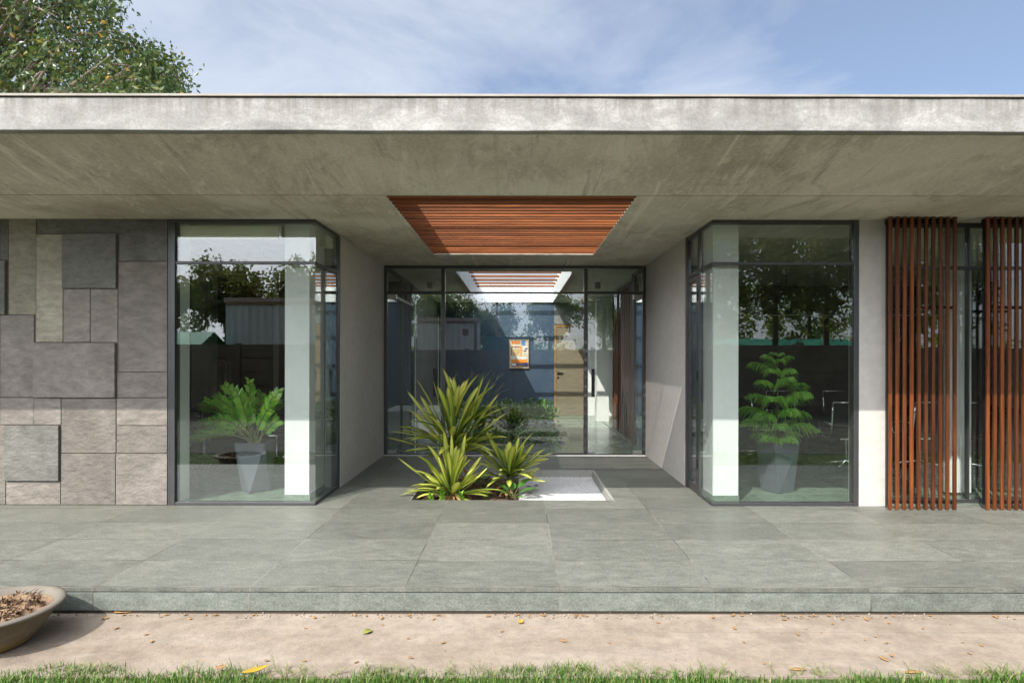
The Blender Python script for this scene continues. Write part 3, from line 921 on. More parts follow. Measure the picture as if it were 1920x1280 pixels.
# skylight over the lobby garden: white shaft + red beams
m = MB()
t = 0.012
m.box(SK[0], SK[0] + t, SK[2] + t, SK[3] - t, 2.999, 3.50); m.box(SK[1] - t, SK[1], SK[2] + t, SK[3] - t, 2.999, 3.50)
m.box(SK[0], SK[1], SK[2], SK[2] + t, 2.999, 3.50); m.box(SK[0], SK[1], SK[3] - t, SK[3], 2.999, 3.50)
sky_p = part(m, 'skylight', M['white'])
for yb in (10.9, 11.55, 12.2, 12.85, 13.5, 14.15, 14.8, 15.4):
    bm_ = MB(); bm_.box(SK[0] + t + 0.001, SK[1] - t - 0.001, yb, yb + 0.07, 3.34, 3.385)
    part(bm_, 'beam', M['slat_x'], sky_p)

# recessed entrance glazing
EY = 9.56
f = MB()
f.box(-2.108, -2.062, EY - 0.03, EY + 0.05, 0.001, 2.999); f.box(1.985, 2.028, EY - 0.03, EY + 0.05, 0.001, 2.999)
f.box(-2.061, 1.984, EY - 0.03, EY + 0.05, 2.955, 2.999)
f.box(-1.205, -1.145, EY - 0.03, EY + 0.05, 0.001, 2.954); f.box(1.055, 1.112, EY - 0.03, EY + 0.05, 0.001, 2.954)
f.box(-2.061, -1.206, EY - 0.025, EY + 0.045, 2.55, 2.595); f.box(1.113, 1.984, EY - 0.025, EY + 0.045, 2.55, 2.595); f.box(-1.144, 1.054, EY - 0.02, EY + 0.04, 2.56, 2.585)
f.box(-2.061, -1.206, EY - 0.02, EY + 0.04, 0.001, 0.02); f.box(-1.144, 1.054, EY - 0.025, EY + 0.045, 0.001, 0.035); f.box(1.113, 1.984, EY - 0.02, EY + 0.04, 0.001, 0.02)
ent = part(f, 'entrance_glazing', M['frame'], bevel=0.003)
pane(ent, -1.144, -0.063, EY, EY + 0.01, 0.036, 2.559); pane(ent, -0.057, 1.054, EY, EY + 0.01, 0.036, 2.559)
pane(ent, -1.144, -0.063, EY, EY + 0.01, 2.586, 2.954); pane(ent, -0.057, 1.054, EY, EY + 0.01, 2.586, 2.954)
pane(ent, -2.061, -1.206, EY, EY + 0.01, 2.596, 2.954); pane(ent, 1.113, 1.984, EY, EY + 0.01, 2.596, 2.954)
th = MB(); th.box(-2.10, 2.02, EY - 0.075, EY - 0.032, 0.001, 0.010)
part(th, 'threshold', M['column'])
for (xa, xb, side) in ((-2.055, -1.215, 1), (1.122, 1.978, -1)):
    dm = MB(); dm.box(xa, xb, EY + 0.002, EY + 0.014, 0.025, 2.545)
    dl = part(dm, 'door_leaf', M['glass'])
    hx = xa if side > 0 else xb - 0.14
    fx2 = xb - 0.10 if side > 0 else xa
    for (q0, q1, z0, z1) in ((hx, hx + 0.14, 0.022, 0.075), (hx, hx + 0.14, 2.47, 2.547), (fx2, fx2 + 0.10, 0.022, 0.062)):
        ft = MB(); ft.box(q0, q1, EY - 0.010, EY + 0.026, z0, z1)
        part(ft, 'patch_fitting', M['steel'], dl, bevel=0.003)
    hb = MB(); hb.box(*((xb - 0.10, xb - 0.08) if side > 0 else (xa + 0.065, xa + 0.085)), EY - 0.0545, EY - 0.020, 0.99, 1.31) if False else None
    hx = xb - 0.115 if side > 0 else xa + 0.05
    hb.box(hx, hx + 0.05, EY - 0.055, EY - 0.025, 0.93, 1.37)
    hb.box(hx + 0.015, hx + 0.035, EY - 0.024, EY + 0.001, 1.0, 1.03); hb.box(hx + 0.015, hx + 0.035, EY - 0.024, EY + 0.001, 1.27, 1.30)
    part(hb, 'handle', M['blackmetal'], dl, bevel=0.003)
    ge = MB()
    gx = xb + 0.001 if side > 0 else xa - 0.005
    ge.box(gx, gx + 0.004, EY + 0.001, EY + 0.015, 0.03, 2.54)
    part(ge, 'lit_glass_edge', M['lit_glass_edge'], dl)
    if side > 0:
        for gx in (-1.625, -1.262):
            ge = MB(); ge.box(gx, gx + 0.010, EY + 0.016, EY + 0.03, 0.03, 2.2 if gx > -1.5 else 2.45)  # added strips, no leaf edge here; pale colour paints sunlit lines
            part(ge, 'lit_glass_edge', M['lit_glass_edge'], dl)

# glass partitions along the lobby
f = MB()
for y in (9.62, 10.9, 12.05):
    f.box(-2.125, -2.075, y, y + 0.05, 0.004, 2.998)
f.box(-2.125, -2.075, 9.672, 10.898, 2.55, 2.60); f.box(-2.125, -2.075, 10.952, 12.048, 2.55, 2.60)
f.box(-2.125, -2.075, 9.672, 10.898, 2.95, 2.998); f.box(-2.125, -2.075, 10.952, 12.048, 2.95, 2.998)
pt = part(f, 'glass_partition', M['frame'])
pane(pt, -2.105, -2.095, 9.673, 10.897, 0.006, 2.549, 'glass_in'); pane(pt, -2.105, -2.095, 10.953, 12.047, 0.006, 2.549, 'glass_in')
f = MB()
for y in (9.62, 10.35):
    f.box(2.0, 2.05, y, y + 0.05, 0.004, 2.998)
f.box(2.0, 2.05, 9.672, 10.348, 2.55, 2.60); f.box(2.0, 2.05, 9.672, 10.348, 2.95, 2.998)
pt = part(f, 'glass_partition', M['frame'])
pane(pt, 2.02, 2.03, 9.673, 10.347, 0.006, 2.549, 'glass_in')
f = MB(); f.box(2.0, 2.06, 10.45, 10.56, 0.004, 2.998)
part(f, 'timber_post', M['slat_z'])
f = MB(); f.box(2.12, 2.17, 10.9, 13.4, 2.90, 2.96)
s2 = part(f, 'lobby_screen', M['blackmetal'])
base = None
for k in range(11):
    if base is None:
        m = MB(); m.box(0, 0.10, 0, 0.05, 0, 2.88)
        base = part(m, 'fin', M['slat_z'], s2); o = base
    else:
        o = base.copy(); COL.objects.link(o); o.parent = s2
    o.location = (2.10, 10.95 + 0.23 * k, 0.006)
# oak door in the lobby end wall
f = MB(); f.box(0.978, 1.03, 15.97, 16.06, 0.005, 2.40); f.box(1.735, 1.787, 15.97, 16.06, 0.005, 2.40); f.box(1.031, 1.734, 15.97, 16.06, 2.35, 2.40)
df = part(f, 'oak_door', M['oak_edge'])
m = MB(); m.box(1.032, 1.733, 15.985, 16.03, 0.008, 2.348)
part(m, 'door_panel', M['oak'], df)
m = MB(); m.box(1.06, 1.10, 15.965, 15.984, 1.08, 1.16); m.box(1.06, 1.21, 15.945, 15.966, 1.115, 1.14)
part(m, 'handle', M['blackmetal'], df)
m = MB(); m.box(1.06, 1.10, 15.965, 15.984, 0.99, 1.03)
part(m, 'lock', M['blackmetal'], df)
# glass door with a steel pull in the left room
f = MB()
for x in (-5.2, -4.15, -3.95, -3.1): f.box(x, x + 0.07, 10.25, 10.31, 0.005, 2.999)
f.box(-5.129, -4.151, 10.25, 10.31, 2.45, 2.52); f.box(-5.129, -4.151, 10.25, 10.31, 2.95, 2.999)
lp = part(f, 'glass_partition', M['plaster'])
pane(lp, -5.128, -4.152, 10.275, 10.285, 0.02, 2.449, 'glass_in'); pane(lp, -3.879, -3.101, 10.275, 10.285, 0.02, 2.95, 'glass_in')
h = MB()
cx, z0, z1 = -5.02, 0.86, 1.50
pts = []
for k in range(13):
    a = math.pi * k / 12
    pts.append((cx + 0.085 * math.cos(a), 10.20, z1 - 0.085 + 0.085 * math.sin(a)))
for k in range(13):
    a = math.pi + math.pi * k / 12
    pts.append((cx + 0.085 * math.cos(a), 10.20, z0 + 0.085 + 0.085 * math.sin(a)))
pts.append(pts[0])
h.tube(pts, 0.014, 8)
part(h, 'handle', M['steel'], lp, smooth=True)
# curtain folds behind the fins
f = MB()
pts = []
for i in range(60):
    pts.append((4.86 + 0.30 * i / 59, 6.85 + 0.035 * math.sin(i * 0.9)))
vs = []
for (x, y) in pts: vs += [(x, y, 0.03), (x, y, 2.97), (x, y + 0.006, 0.03), (x, y + 0.006, 2.97)]
fs = []
for i in range(59):
    a = i * 4
    fs += [(a, a + 4, a + 5, a + 1), (a + 2, a + 3, a + 7, a + 6)]
f.add(vs, fs)
cur = f.build('curtain', M['column'], smooth=True)
tag(cur, 'pale floor length curtain gathered behind the gap between the wooden fins', 'curtain')

# ------------------------------------------------------------------ things fixed to or inside the building
def blind(x0, x1, y, label):
    t = empty('roller_blind', ((x0 + x1) / 2, y, 2.86), 0, label, 'blind')
    w = (x1 - x0) / 2
    m = MB(); m.box(-w, w - 0.03, -0.035, 0.035, -0.005, 0.085)
    m.build('cassette', M['blind'], t, bevel=0.01)
    m = MB(); m.box(-w + 0.01, w - 0.04, -0.034, -0.028, -0.055, -0.006)
    m.build('fabric', M['blind'], t)
    m = MB(); m.box(w - 0.029, w, -0.04, 0.04, -0.045, 0.09)
    m.build('bracket', M['steel'], t)
blind(-3.58, -2.50, 6.42, 'cream roller blind rolled up at the top of the left front window')
t = empty('roller_blind', (-2.20, 7.02, 2.86), 0, 'cream roller blind rolled up in the short side return of the left window', 'blind')
MB().box(-0.035, 0.035, -0.20, 0.06, -0.04, 0.085).build('cassette', M['blind'], t, bevel=0.008)
MB().box(-0.036, 0.036, -0.215, -0.201, -0.05, 0.09).build('bracket', M['steel'], t)
# hanging cable end
m = MB()
m.tube([(0, 0, 0.24), (0.004, 0, 0.14), (-0.004, 0, 0.06), (0.012, 0, 0.0), (0.04, 0, -0.035), (0.075, 0, -0.05)], [0.004, 0.004, 0.004, 0.009, 0.010, 0.004], 6)
o = m.build('hanging_cable', M['black'], smooth=True, loc=(-2.97, 7.0, 2.755))
tag(o, 'black cable end dangling from the ceiling inside the left window', 'cable')

def downlight(x, y, label):
    t = empty('spotlight', (x, y, 2.999), 0, label, 'light', 'black spotlights on the lobby ceiling')
    MB().lathe([(0.0, 0.0), (0.055, 0.0), (0.055, -0.11), (0.047, -0.115), (0.045, -0.09), (0, -0.09)], 20).build('housing', M['blackmetal'], t, smooth=False)
    MB().lathe([(0.0, -0.085), (0.042, -0.086)], 20).build('lens', M['steel'], t)
downlight(-1.70, 11.7, 'black ceiling spotlight above the left glass door')
downlight(1.56, 11.7, 'black ceiling spotlight above the right glass door')

# framed abstract picture
t = empty('framed_picture', (0.045, 15.985, 1.63), 0, 'small framed abstract painting in orange, blue and white on the blue wall', 'picture')
m = MB()
w, hh = 0.265, 0.385
m.box(-w, w, -0.035, 0.0, hh - 0.022, hh); m.box(-w, w, -0.035, 0.0, -hh, -hh + 0.022)
m.box(-w, -w + 0.022, -0.035, 0.0, -hh + 0.022, hh - 0.022); m.box(w - 0.022, w, -0.035, 0.0, -hh + 0.022, hh - 0.022)
m.build('frame', M['oak'], t)
cols = [(0.62, 0.52, 0.38), (0.62, 0.20, 0.05), (0.10, 0.25, 0.48), (0.72, 0.70, 0.66), (0.14, 0.09, 0.22), (0.60, 0.42, 0.20), (0.22, 0.10, 0.05), (0.85, 0.28, 0.02)]
pm_ = [mottled('paint_%d' % i, tuple(x * 0.75 for x in c), tuple(min(1, x * 1.15) for x in c), 14, 0.6, 60, 0.4) for i, c in enumerate(cols)]
for i, mm in enumerate(pm_): mm.name = ['ochre_paint', 'rust_paint', 'blue_paint', 'white_paint_daub', 'violet_paint', 'gold_paint', 'brown_paint', 'orange_paint'][i]
m = MB()
m.box(-w + 0.022, w - 0.022, -0.020, -0.002, -hh + 0.022, hh - 0.022, 0)
def patch(a, b, c, d, mi, lv): m.box(a, b, -0.020 - 0.0015 * lv, -0.0201 - 0.0015 * (lv - 1), c, d, mi)
patch(-0.20, 0.03, 0.26, 0.34, 1, 1); patch(0.06, 0.17, 0.23, 0.36, 2, 1); patch(-0.21, 0.05, 0.17, 0.195, 6, 1)
patch(-0.21, -0.19, -0.03, 0.169, 6, 1); patch(0.04, 0.07, -0.06, 0.20, 7, 2); patch(0.10, 0.235, 0.03, 0.19, 3, 1)
patch(0.12, 0.20, 0.06, 0.10, 6, 2); patch(0.15, 0.23, 0.12, 0.16, 4, 2); patch(-0.22, 0.22, -0.14, -0.065, 3, 1)
patch(-0.215, 0.225, -0.22, -0.145, 7, 1); patch(-0.15, 0.12, -0.255, -0.20, 1, 2); patch(-0.20, 0.23, -0.34, -0.225, 4, 1)
patch(-0.19, -0.08, -0.31, -0.24, 3, 2); patch(0.0, 0.2, -0.30, -0.27, 2, 2); patch(-0.1, 0.1, -0.335, -0.31, 1, 2)
vs = [(-0.08 + 0.10 * math.cos(k * math.pi / 14) , -0.0235, 0.06 + 0.095 * math.sin(k * math.pi / 14)) for k in range(28)]
m.add(vs, [tuple(range(27, -1, -1))], 5)
m.build('canvas', pm_, t)

# ---- planters
def facet_pot(name, loc, top, bot, h, rot_t, rot_b, label):
    t = empty('planter', loc, 0, label, 'planter', 'faceted grey planters behind the corner windows')
    m = MB()
    vs = []
    for k in range(4):
        a = rot_t + math.pi / 4 + k * math.pi / 2
        vs.append((top * 1.414 * math.cos(a), top * 1.414 * math.sin(a), h))
    for k in range(4):
        a = rot_b + k * math.pi / 2
        vs.append((bot * math.cos(a), bot * math.sin(a), 0.006))
    # antiprism: bottom corner k sits between top corners
    fs = [(7, 6, 5, 4)]
    import itertools
    tops = sorted(range(4), key=lambda i: math.atan2(vs[i][1], vs[i][0]))
    bots = sorted(range(4, 8), key=lambda i: math.atan2(vs[i][1], vs[i][0]))
    ring = sorted([(math.atan2(vs[i][1], vs[i][0]) % (2 * math.pi), i) for i in range(8)])
    seq = [i for _, i in ring]
    for k in range(8):
        a, b, c = seq[k], seq[(k + 1) % 8], seq[(k + 2) % 8]
        fs.append((a, b, c) if True else None)
    inner = []
    for i in range(4):
        inner.append((vs[i][0] * 0.90, vs[i][1] * 0.90, h)); 
    for i in range(4):
        inner.append((vs[i][0] * 0.86, vs[i][1] * 0.86, h - 0.05))
    n0 = 8
    allv = vs + inner
    for i in range(4):
        j = (i + 1) % 4
        fs.append((i, j, n0 + j, n0 + i))
        fs.append((n0 + i, n0 + j, n0 + 4 + j, n0 + 4 + i))
    m.add(allv, fs)
    o = m.build('pot', M['pot'], t)
    import bmesh
    bm = bmesh.new(); bm.from_mesh(o.data); bmesh.ops.recalc_face_normals(bm, faces=bm.faces); bm.to_mesh(o.data); bm.free()
    s = MB(); s.add([(x, y, h - 0.045) for x, y, _ in inner[:4]], [(0, 1, 2, 3)])
    s.build('soil', M['soil'], t)
    return t
facet_pot('planter', (-3.03, 6.99, 0.004), 0.175, 0.165, 0.575, R(0), R(90), 'dark grey faceted planter with an inverted triangle facet behind the left window')
facet_pot('planter', (3.03, 7.02, 0.004), 0.168, 0.175, 0.575, R(14), R(72), 'dark grey twisted facet planter behind the right window')

def leaf_shape(base, tip, width, curl, n=7, fold=0.2, prof=None, side=None, sag=None, bow=0.0):
    """curved blade from base to tip: returns verts (2n+... x3), faces, uv"""
    base = np.array(base, float); tip = np.array(tip, float)
    d = tip - base; L = np.linalg.norm(d)
    up = np.array([0, 0, 1.0])
    s = np.cross(d, up) if side is None else np.array(side, float)
    s = s / (np.linalg.norm(s) + 1e-9)
    nrm = np.cross(s, d / L)
    vs = []; uv = []
    for i in range(n):
        t = i / (n - 1)
        c = base + d * t + nrm * (-curl) * L * (4 * t * (1 - t)) * 0.5 + s * bow * L * 4 * t * (1 - t) + (np.array([0, 0, -sag * t * t]) if sag else 0)
        w = width * (prof(t) if prof else math.sin(math.pi * min(1, t * 0.9 + 0.08)))
        vs.append(c - s * w / 2 + nrm * fold * w * 0.5); vs.append(c); vs.append(c + s * w / 2 + nrm * fold * w * 0.5)
        uv += [(0, t), (0.5, t), (1, t)]
    fs = []
    for i in range(n - 1):
        a = i * 3
        fs += [(a, a + 1, a + 4, a + 3), (a + 1, a + 2, a + 5, a + 4)]
    return np.array(vs), np.array(fs), np.array(uv)


def leaf_group(name, leaves, mat, parent, smooth=True):
    VV = []; FF = []; UU = []; k = 0
    for v, f_, u in leaves:
        VV.append(v); FF.append(f_ + k); UU.append(u); k += len(v)
    return np_mesh(name, np.vstack(VV), np.vstack(FF), mat, parent, smooth, np.vstack(UU))


def sword_prof(t):
    if t < 0.62: return 0.30 + 0.70 * (t / 0.62) ** 1.6
    return max(0.02, math.sqrt(max(0, 1 - ((t - 0.62) / 0.385) ** 1.7)))

def w_at(px, py, Y):
    return np.array([(px - 970) / 1130 * Y, Y, 1.565 - (py - 668) / 1130 * Y])

def sword_plant(name, base, crown, Y0, tips, label, wmul=1.0, trunk=True, seed=0, extra=30, length=(0.4, 0.6), spread=1.0):
    r2 = random.Random(seed)
    t = empty(name, (base[0], base[1], base[2]), 0, label, 'plant', 'variegated sword leaf plants in the sunken planter')
    b0 = np.array(base)
    lv = []
    for i, (px, py, dy) in enumerate(tips):
        tip = w_at(px, py, Y0 + dy)
        hgt = r2.uniform(-0.24, 0.08) * (1 if trunk else 0.25)
        a = np.array(crown) + np.array([r2.uniform(-.02, .02), r2.uniform(-.02, .02), hgt])
        tip = a + (tip - a) * r2.uniform(0.88, 1.05)
        lv.append(leaf_shape(a - b0, tip - b0, r2.uniform(0.074, 0.104) * wmul, r2.uniform(-0.24, 0.06), 10, r2.uniform(0.15, 0.5), sword_prof, bow=r2.uniform(-0.05, 0.05)))
    for i in range(extra):
        az = r2.uniform(0, 2 * math.pi); el = R(r2.uniform(-12, 42))
        L = r2.uniform(*length)
        d = np.array([math.cos(az) * math.cos(el) * spread, math.sin(az) * math.cos(el) * spread, math.sin(el)])
        a = np.array(crown) + np.array([0, 0, r2.uniform(-0.14, 0.10) if trunk else 0.01])
        lv.append(leaf_shape(a - b0, a + d * L - b0, r2.uniform(0.05, 0.08) * wmul, r2.uniform(-0.3, 0.0), 10, r2.uniform(0.15, 0.5), sword_prof, bow=r2.uniform(-0.08, 0.08)))
    leaf_group('leaves', lv, M['sword'], t)
    dv = []
    for i in range(9):
        az = r2.uniform(0, 2 * math.pi); L = r2.uniform(0.16, 0.3)
        a = np.array([0, 0, r2.uniform(0.05, 0.12)]) if not trunk else np.array([0, 0, r2.uniform(0.15, 0.5)])
        e = a + np.array([math.cos(az) * L, math.sin(az) * L, -a[2] * r2.uniform(0.5, 0.95)])
        dv.append(leaf_shape(a, e, r2.uniform(0.025, 0.05), r2.uniform(-0.5, -0.1), 8, r2.uniform(0.3, 0.9), sword_prof, bow=r2.uniform(-0.15, 0.15)))
    leaf_group('dry_leaves', dv, M['dead'], t)
    m = MB()
    c = np.array(crown) - b0
    m.tube([(0, 0, -0.04), c * 0.5 + np.array([0.01, 0, 0]), c + np.array([0, 0, 0.03])], [0.05, 0.042, 0.03], 10)
    m.build('stem', M['bark'], t, smooth=True)
    return t

# tall plant (rear left)
Yt = 7.45
tall_tips = [(858, 694, 0.0), (880, 703, 0.2), (898, 702, -0.1), (922, 706, 0.1), (928, 724, -0.15), (962, 757, 0.0), (933, 742, 0.25), (937, 757, -0.3), (945, 778, 0.3),
             (966, 815, -0.2), (832, 698, 0.1), (808, 696, 0.0), (843, 703, 0.3), (851, 708, 0.35), (778, 706, -0.1), (758, 726, 0.2), (754, 763, -0.1), (738, 797, 0.1),
             (757, 793, 0.3), (742, 804, -0.25), (816, 712, -0.3), (872, 712, 0.35), (862, 715, -0.1), (905, 712, 0.15), (912, 730, 0.3), (795, 806, -0.4), (768, 826, -0.2), (716, 818, 0.35), (905, 836, -0.35), (885, 845, 0.1), (800, 838, -0.3), (900, 720, 0.4), (945, 795, -0.3), (822, 728, 0.2), (788, 742, 0.3), (770, 770, 0.25), (950, 835, 0.2), (728, 808, 0.1), (746, 822, -0.15), (925, 812, 0.35), (838, 712, -0.1), (932, 848, 0.15), (905, 868, 0.0), (872, 872, -0.1), (822, 868, 0.0), (790, 858, 0.1), (770, 846, 0.2), (890, 815, -0.4), (826, 820, -0.35), (918, 770, -0.2)]
cr = w_at(850, 838, Yt)
sword_plant('sword_leaf_plant', (cr[0], Yt, -0.095), tuple(cr), Yt, tall_tips, 'tallest variegated sword leaf plant rising at the back left of the planter', 1.15, True, 3, 30, (0.5, 0.85), 0.85)
# front left plant
Yf = 6.86
front_tips = [(749, 860, 0.0), (768, 877, -0.05), (803, 838, 0.1), (783, 856, 0.1), (834, 842, 0.2), (858, 826, 0.2), (863, 832, -0.1), (915, 856, -0.1), (924, 868, 0.1), (907, 850, 0.2),
              (918, 921, -0.1), (905, 882, -0.25), (880, 842, 0.15), (820, 850, -0.15), (800, 862, 0.2), (792, 884, 0.2), (776, 934, -0.22), (816, 917, -0.28), (860, 903, -0.30), (832, 806, 0.1), (874, 812, 0.15), (846, 816, 0.0), (826, 834, 0.0), (872, 836, 0.1), (886, 858, -0.05), (812, 872, 0.1), (910, 888, 0.1), (872, 848, -0.15), (896, 896, 0.2), (840, 846, -0.2), (770, 914, 0.1), (912, 930, -0.2)]
cr = w_at(847, 915, Yf)
sword_plant('sword_leaf_plant', (cr[0], Yf, -0.095), (cr[0], Yf, -0.03), Yf, front_tips, 'low yellow green sword leaf plant at the front left corner of the planter', 1.0, False, 5, 22, (0.32, 0.6), 1.0)
# right plant
Yr = 7.25
right_tips = [(1039, 849, -0.1), (1024, 839, 0.1), (1000, 813, 0.0), (974, 818, 0.1), (956, 819, -0.1), (985, 823, 0.2), (926, 830, 0.0), (914, 811, 0.2), (1016, 877, -0.2), (1021, 903, -0.25), (897, 893, -0.2),
              (902, 846, 0.2), (948, 832, -0.2), (934, 890, -0.3), (1003, 830, 0.2), (900, 858, 0.1), (1018, 866, 0.25), (965, 835, -0.3), (884, 866, 0.0), (892, 842, 0.1), (905, 880, -0.1), (1010, 890, 0.0), (990, 850, -0.2)]
cr = w_at(956, 880, Yr)
sword_plant('sword_leaf_plant', (cr[0], Yr, -0.095), (cr[0], Yr, 0.10), Yr, right_tips, 'smaller variegated sword leaf plant at the right of the three, beside the white gravel', 1.05, False, 8, 22, (0.35, 0.62), 0.95)

# broad leaved weed and sprouts
def broad_plant(base, leaves, label, mat='broad'):
    t = empty('broadleaf_plant', base, 0, label, 'plant')
    lv = []
    m = MB()
    for (dx, dy, dz, w) in leaves:
        a = np.array([dx * 0.25, dy * 0.25, dz * 0.55])
        lv.append(leaf_shape(a, (dx, dy, dz), w, -0.1, 8, 0.3, lambda t: math.sin(math.pi * min(1, t ** 0.75 * 0.97 + 0.03))))
        m.tube([(0, 0, 0), tuple(a * 0.6 + np.array([0, 0, .01])), tuple(a)], [0.005, 0.004, 0.003], 5)
    leaf_group('leaves', lv, M[mat], t)
    m.build('stem', M['stem'], t, smooth=True)
broad_plant((-0.05, 6.98, -0.09), [(0.30, -0.02, 0.13, 0.125), (-0.12, -0.10, 0.10, 0.13), (0.12, -0.14, 0.05, 0.09), (-0.20, 0.02, 0.10, 0.08), (0.24, 0.18, 0.22, 0.10), (-0.02, 0.14, 0.18, 0.10), (-0.22, 0.16, 0.16, 0.08)], 'green broad leaved weed in front of the right sword leaf plant')
broad_plant((-0.42, 7.35, -0.09), [(0.12, -0.05, 0.22, 0.07), (-0.10, -0.06, 0.25, 0.07), (0.02, 0.05, 0.30, 0.06), (-0.14, 0.08, 0.15, 0.07), (0.16, 0.06, 0.14, 0.07), (0.06, -0.14, 0.12, 0.06)], 'small dark leafy weed between the sword leaf plants')
def sprout(base, n, h, label):
    t = empty('sprout', base, 0, label, 'seedling', 'green seedlings along the front of the planter')
    lv = []; m = MB()
    for k in range(n):
        z = h * (0.15 + 0.85 * k / n); a = k * 2.4
        r_ = 0.055 * (1 - 0.4 * k / n)
        lv.append(leaf_shape((0, 0, z), (math.cos(a) * r_, math.sin(a) * r_, z + 0.045), 0.026, 0.1, 5, 0.2))
    m.tube([(0, 0, -0.01), (0.003, 0, h)], [0.006, 0.003], 5)
    leaf_group('leaves', lv, M['zz'], t)
    m.build('stem', M['stem'], t)
sprout((-0.955, 6.66, -0.09), 16, 0.12, 'bright green seedling left of the front plant, by the planter corner')
sprout((-0.825, 6.64, -0.09), 24, 0.165, 'thick bushy green seedling beside the base of the front plant')
sprout((-0.62, 6.66, -0.09), 18, 0.15, 'bright green seedling just right of the front plant base')
sprout((-0.36, 6.90, -0.09), 14, 0.12, 'small seedling on the soil midway along the planter front')

# ---- ZZ plant
def zz_plant():
    t = empty('zz_plant', (-3.03, 6.99, 0.55), 0, 'glossy green zz plant with arching feathered stems in the left planter', 'plant')
    b0 = np.array([-3.03, 6.99, 0.55])
    tips = [(467, 712, 0.1), (400, 742, 0.0), (370, 765, 0.1), (346, 838, -0.15), (525, 730, 0.15), (532, 755, 0.3), (524, 788, -0.1), (402, 787, -0.05), (448, 742, -0.25), (505, 765, -0.2), (430, 770, 0.25), (480, 748, 0.35), (378, 795, 0.3), (515, 800, 0.2), (456, 760, 0.3), (490, 735, 0.4), (360, 800, 0.1), (385, 752, -0.1), (420, 722, 0.15), (350, 828, 0.05), (440, 728, 0.0), (512, 742, -0.1)]
    lv = []; m = MB(); r2 = random.Random(4)
    for (px, py, dy) in tips:
        tip = w_at(px, py, 6.99 + dy) - b0
        root = np.array([r2.uniform(-.05, .05), r2.uniform(-.05, .05), 0.0])
        L = np.linalg.norm(tip - root)
        hor = math.hypot(tip[0], tip[1])
        mid = root * 0.5 + tip * 0.5 + np.array([0, 0, 0.17 * hor / 0.5])
        pts = []
        for i in range(15):
            s = i / 14
            pts.append(root * (1 - s) ** 2 + 2 * mid * s * (1 - s) + tip * s * s)
        m.tube(pts, [0.011 - 0.0075 * i / 14 for i in range(15)], 6)
        nl = int(L / 0.030)
        roll = r2.choice([-1, 1]) * r2.uniform(0.5, 1.25)
        for k in range(nl):
            s = 0.30 + 0.70 * k / nl
            q = root * (1 - s) ** 2 + 2 * mid * s * (1 - s) + tip * s * s
            d = 2 * (1 - s) * (mid - root) + 2 * s * (tip - mid); d /= np.linalg.norm(d)
            sd = np.cross(d, [0, 0.25, 1.0]); sd /= np.linalg.norm(sd)
            upv = np.cross(sd, d)
            sd, upv = sd * math.cos(roll) + upv * math.sin(roll), upv * math.cos(roll) - sd * math.sin(roll)
            sg = 1 if k % 2 else -1
            ln = (0.098 if s < 0.85 else 0.070) * r2.uniform(0.85, 1.15)
            e = q + (d * 0.62 + sd * sg * 0.75 + upv * r2.uniform(0.0, 0.3)) * ln
            lv.append(leaf_shape(q, e, ln * 0.46, -0.05, 5, 0.2, side=np.cross(d * 0.62 + sd * sg * 0.75, upv), prof=lambda t: math.sin(math.pi * min(1, t ** 0.85 * 0.95 + 0.05))))
    leaf_group('leaves', lv, M['zz'], t)
    m.build('stem', M['stem'], t, smooth=True)
zz_plant()

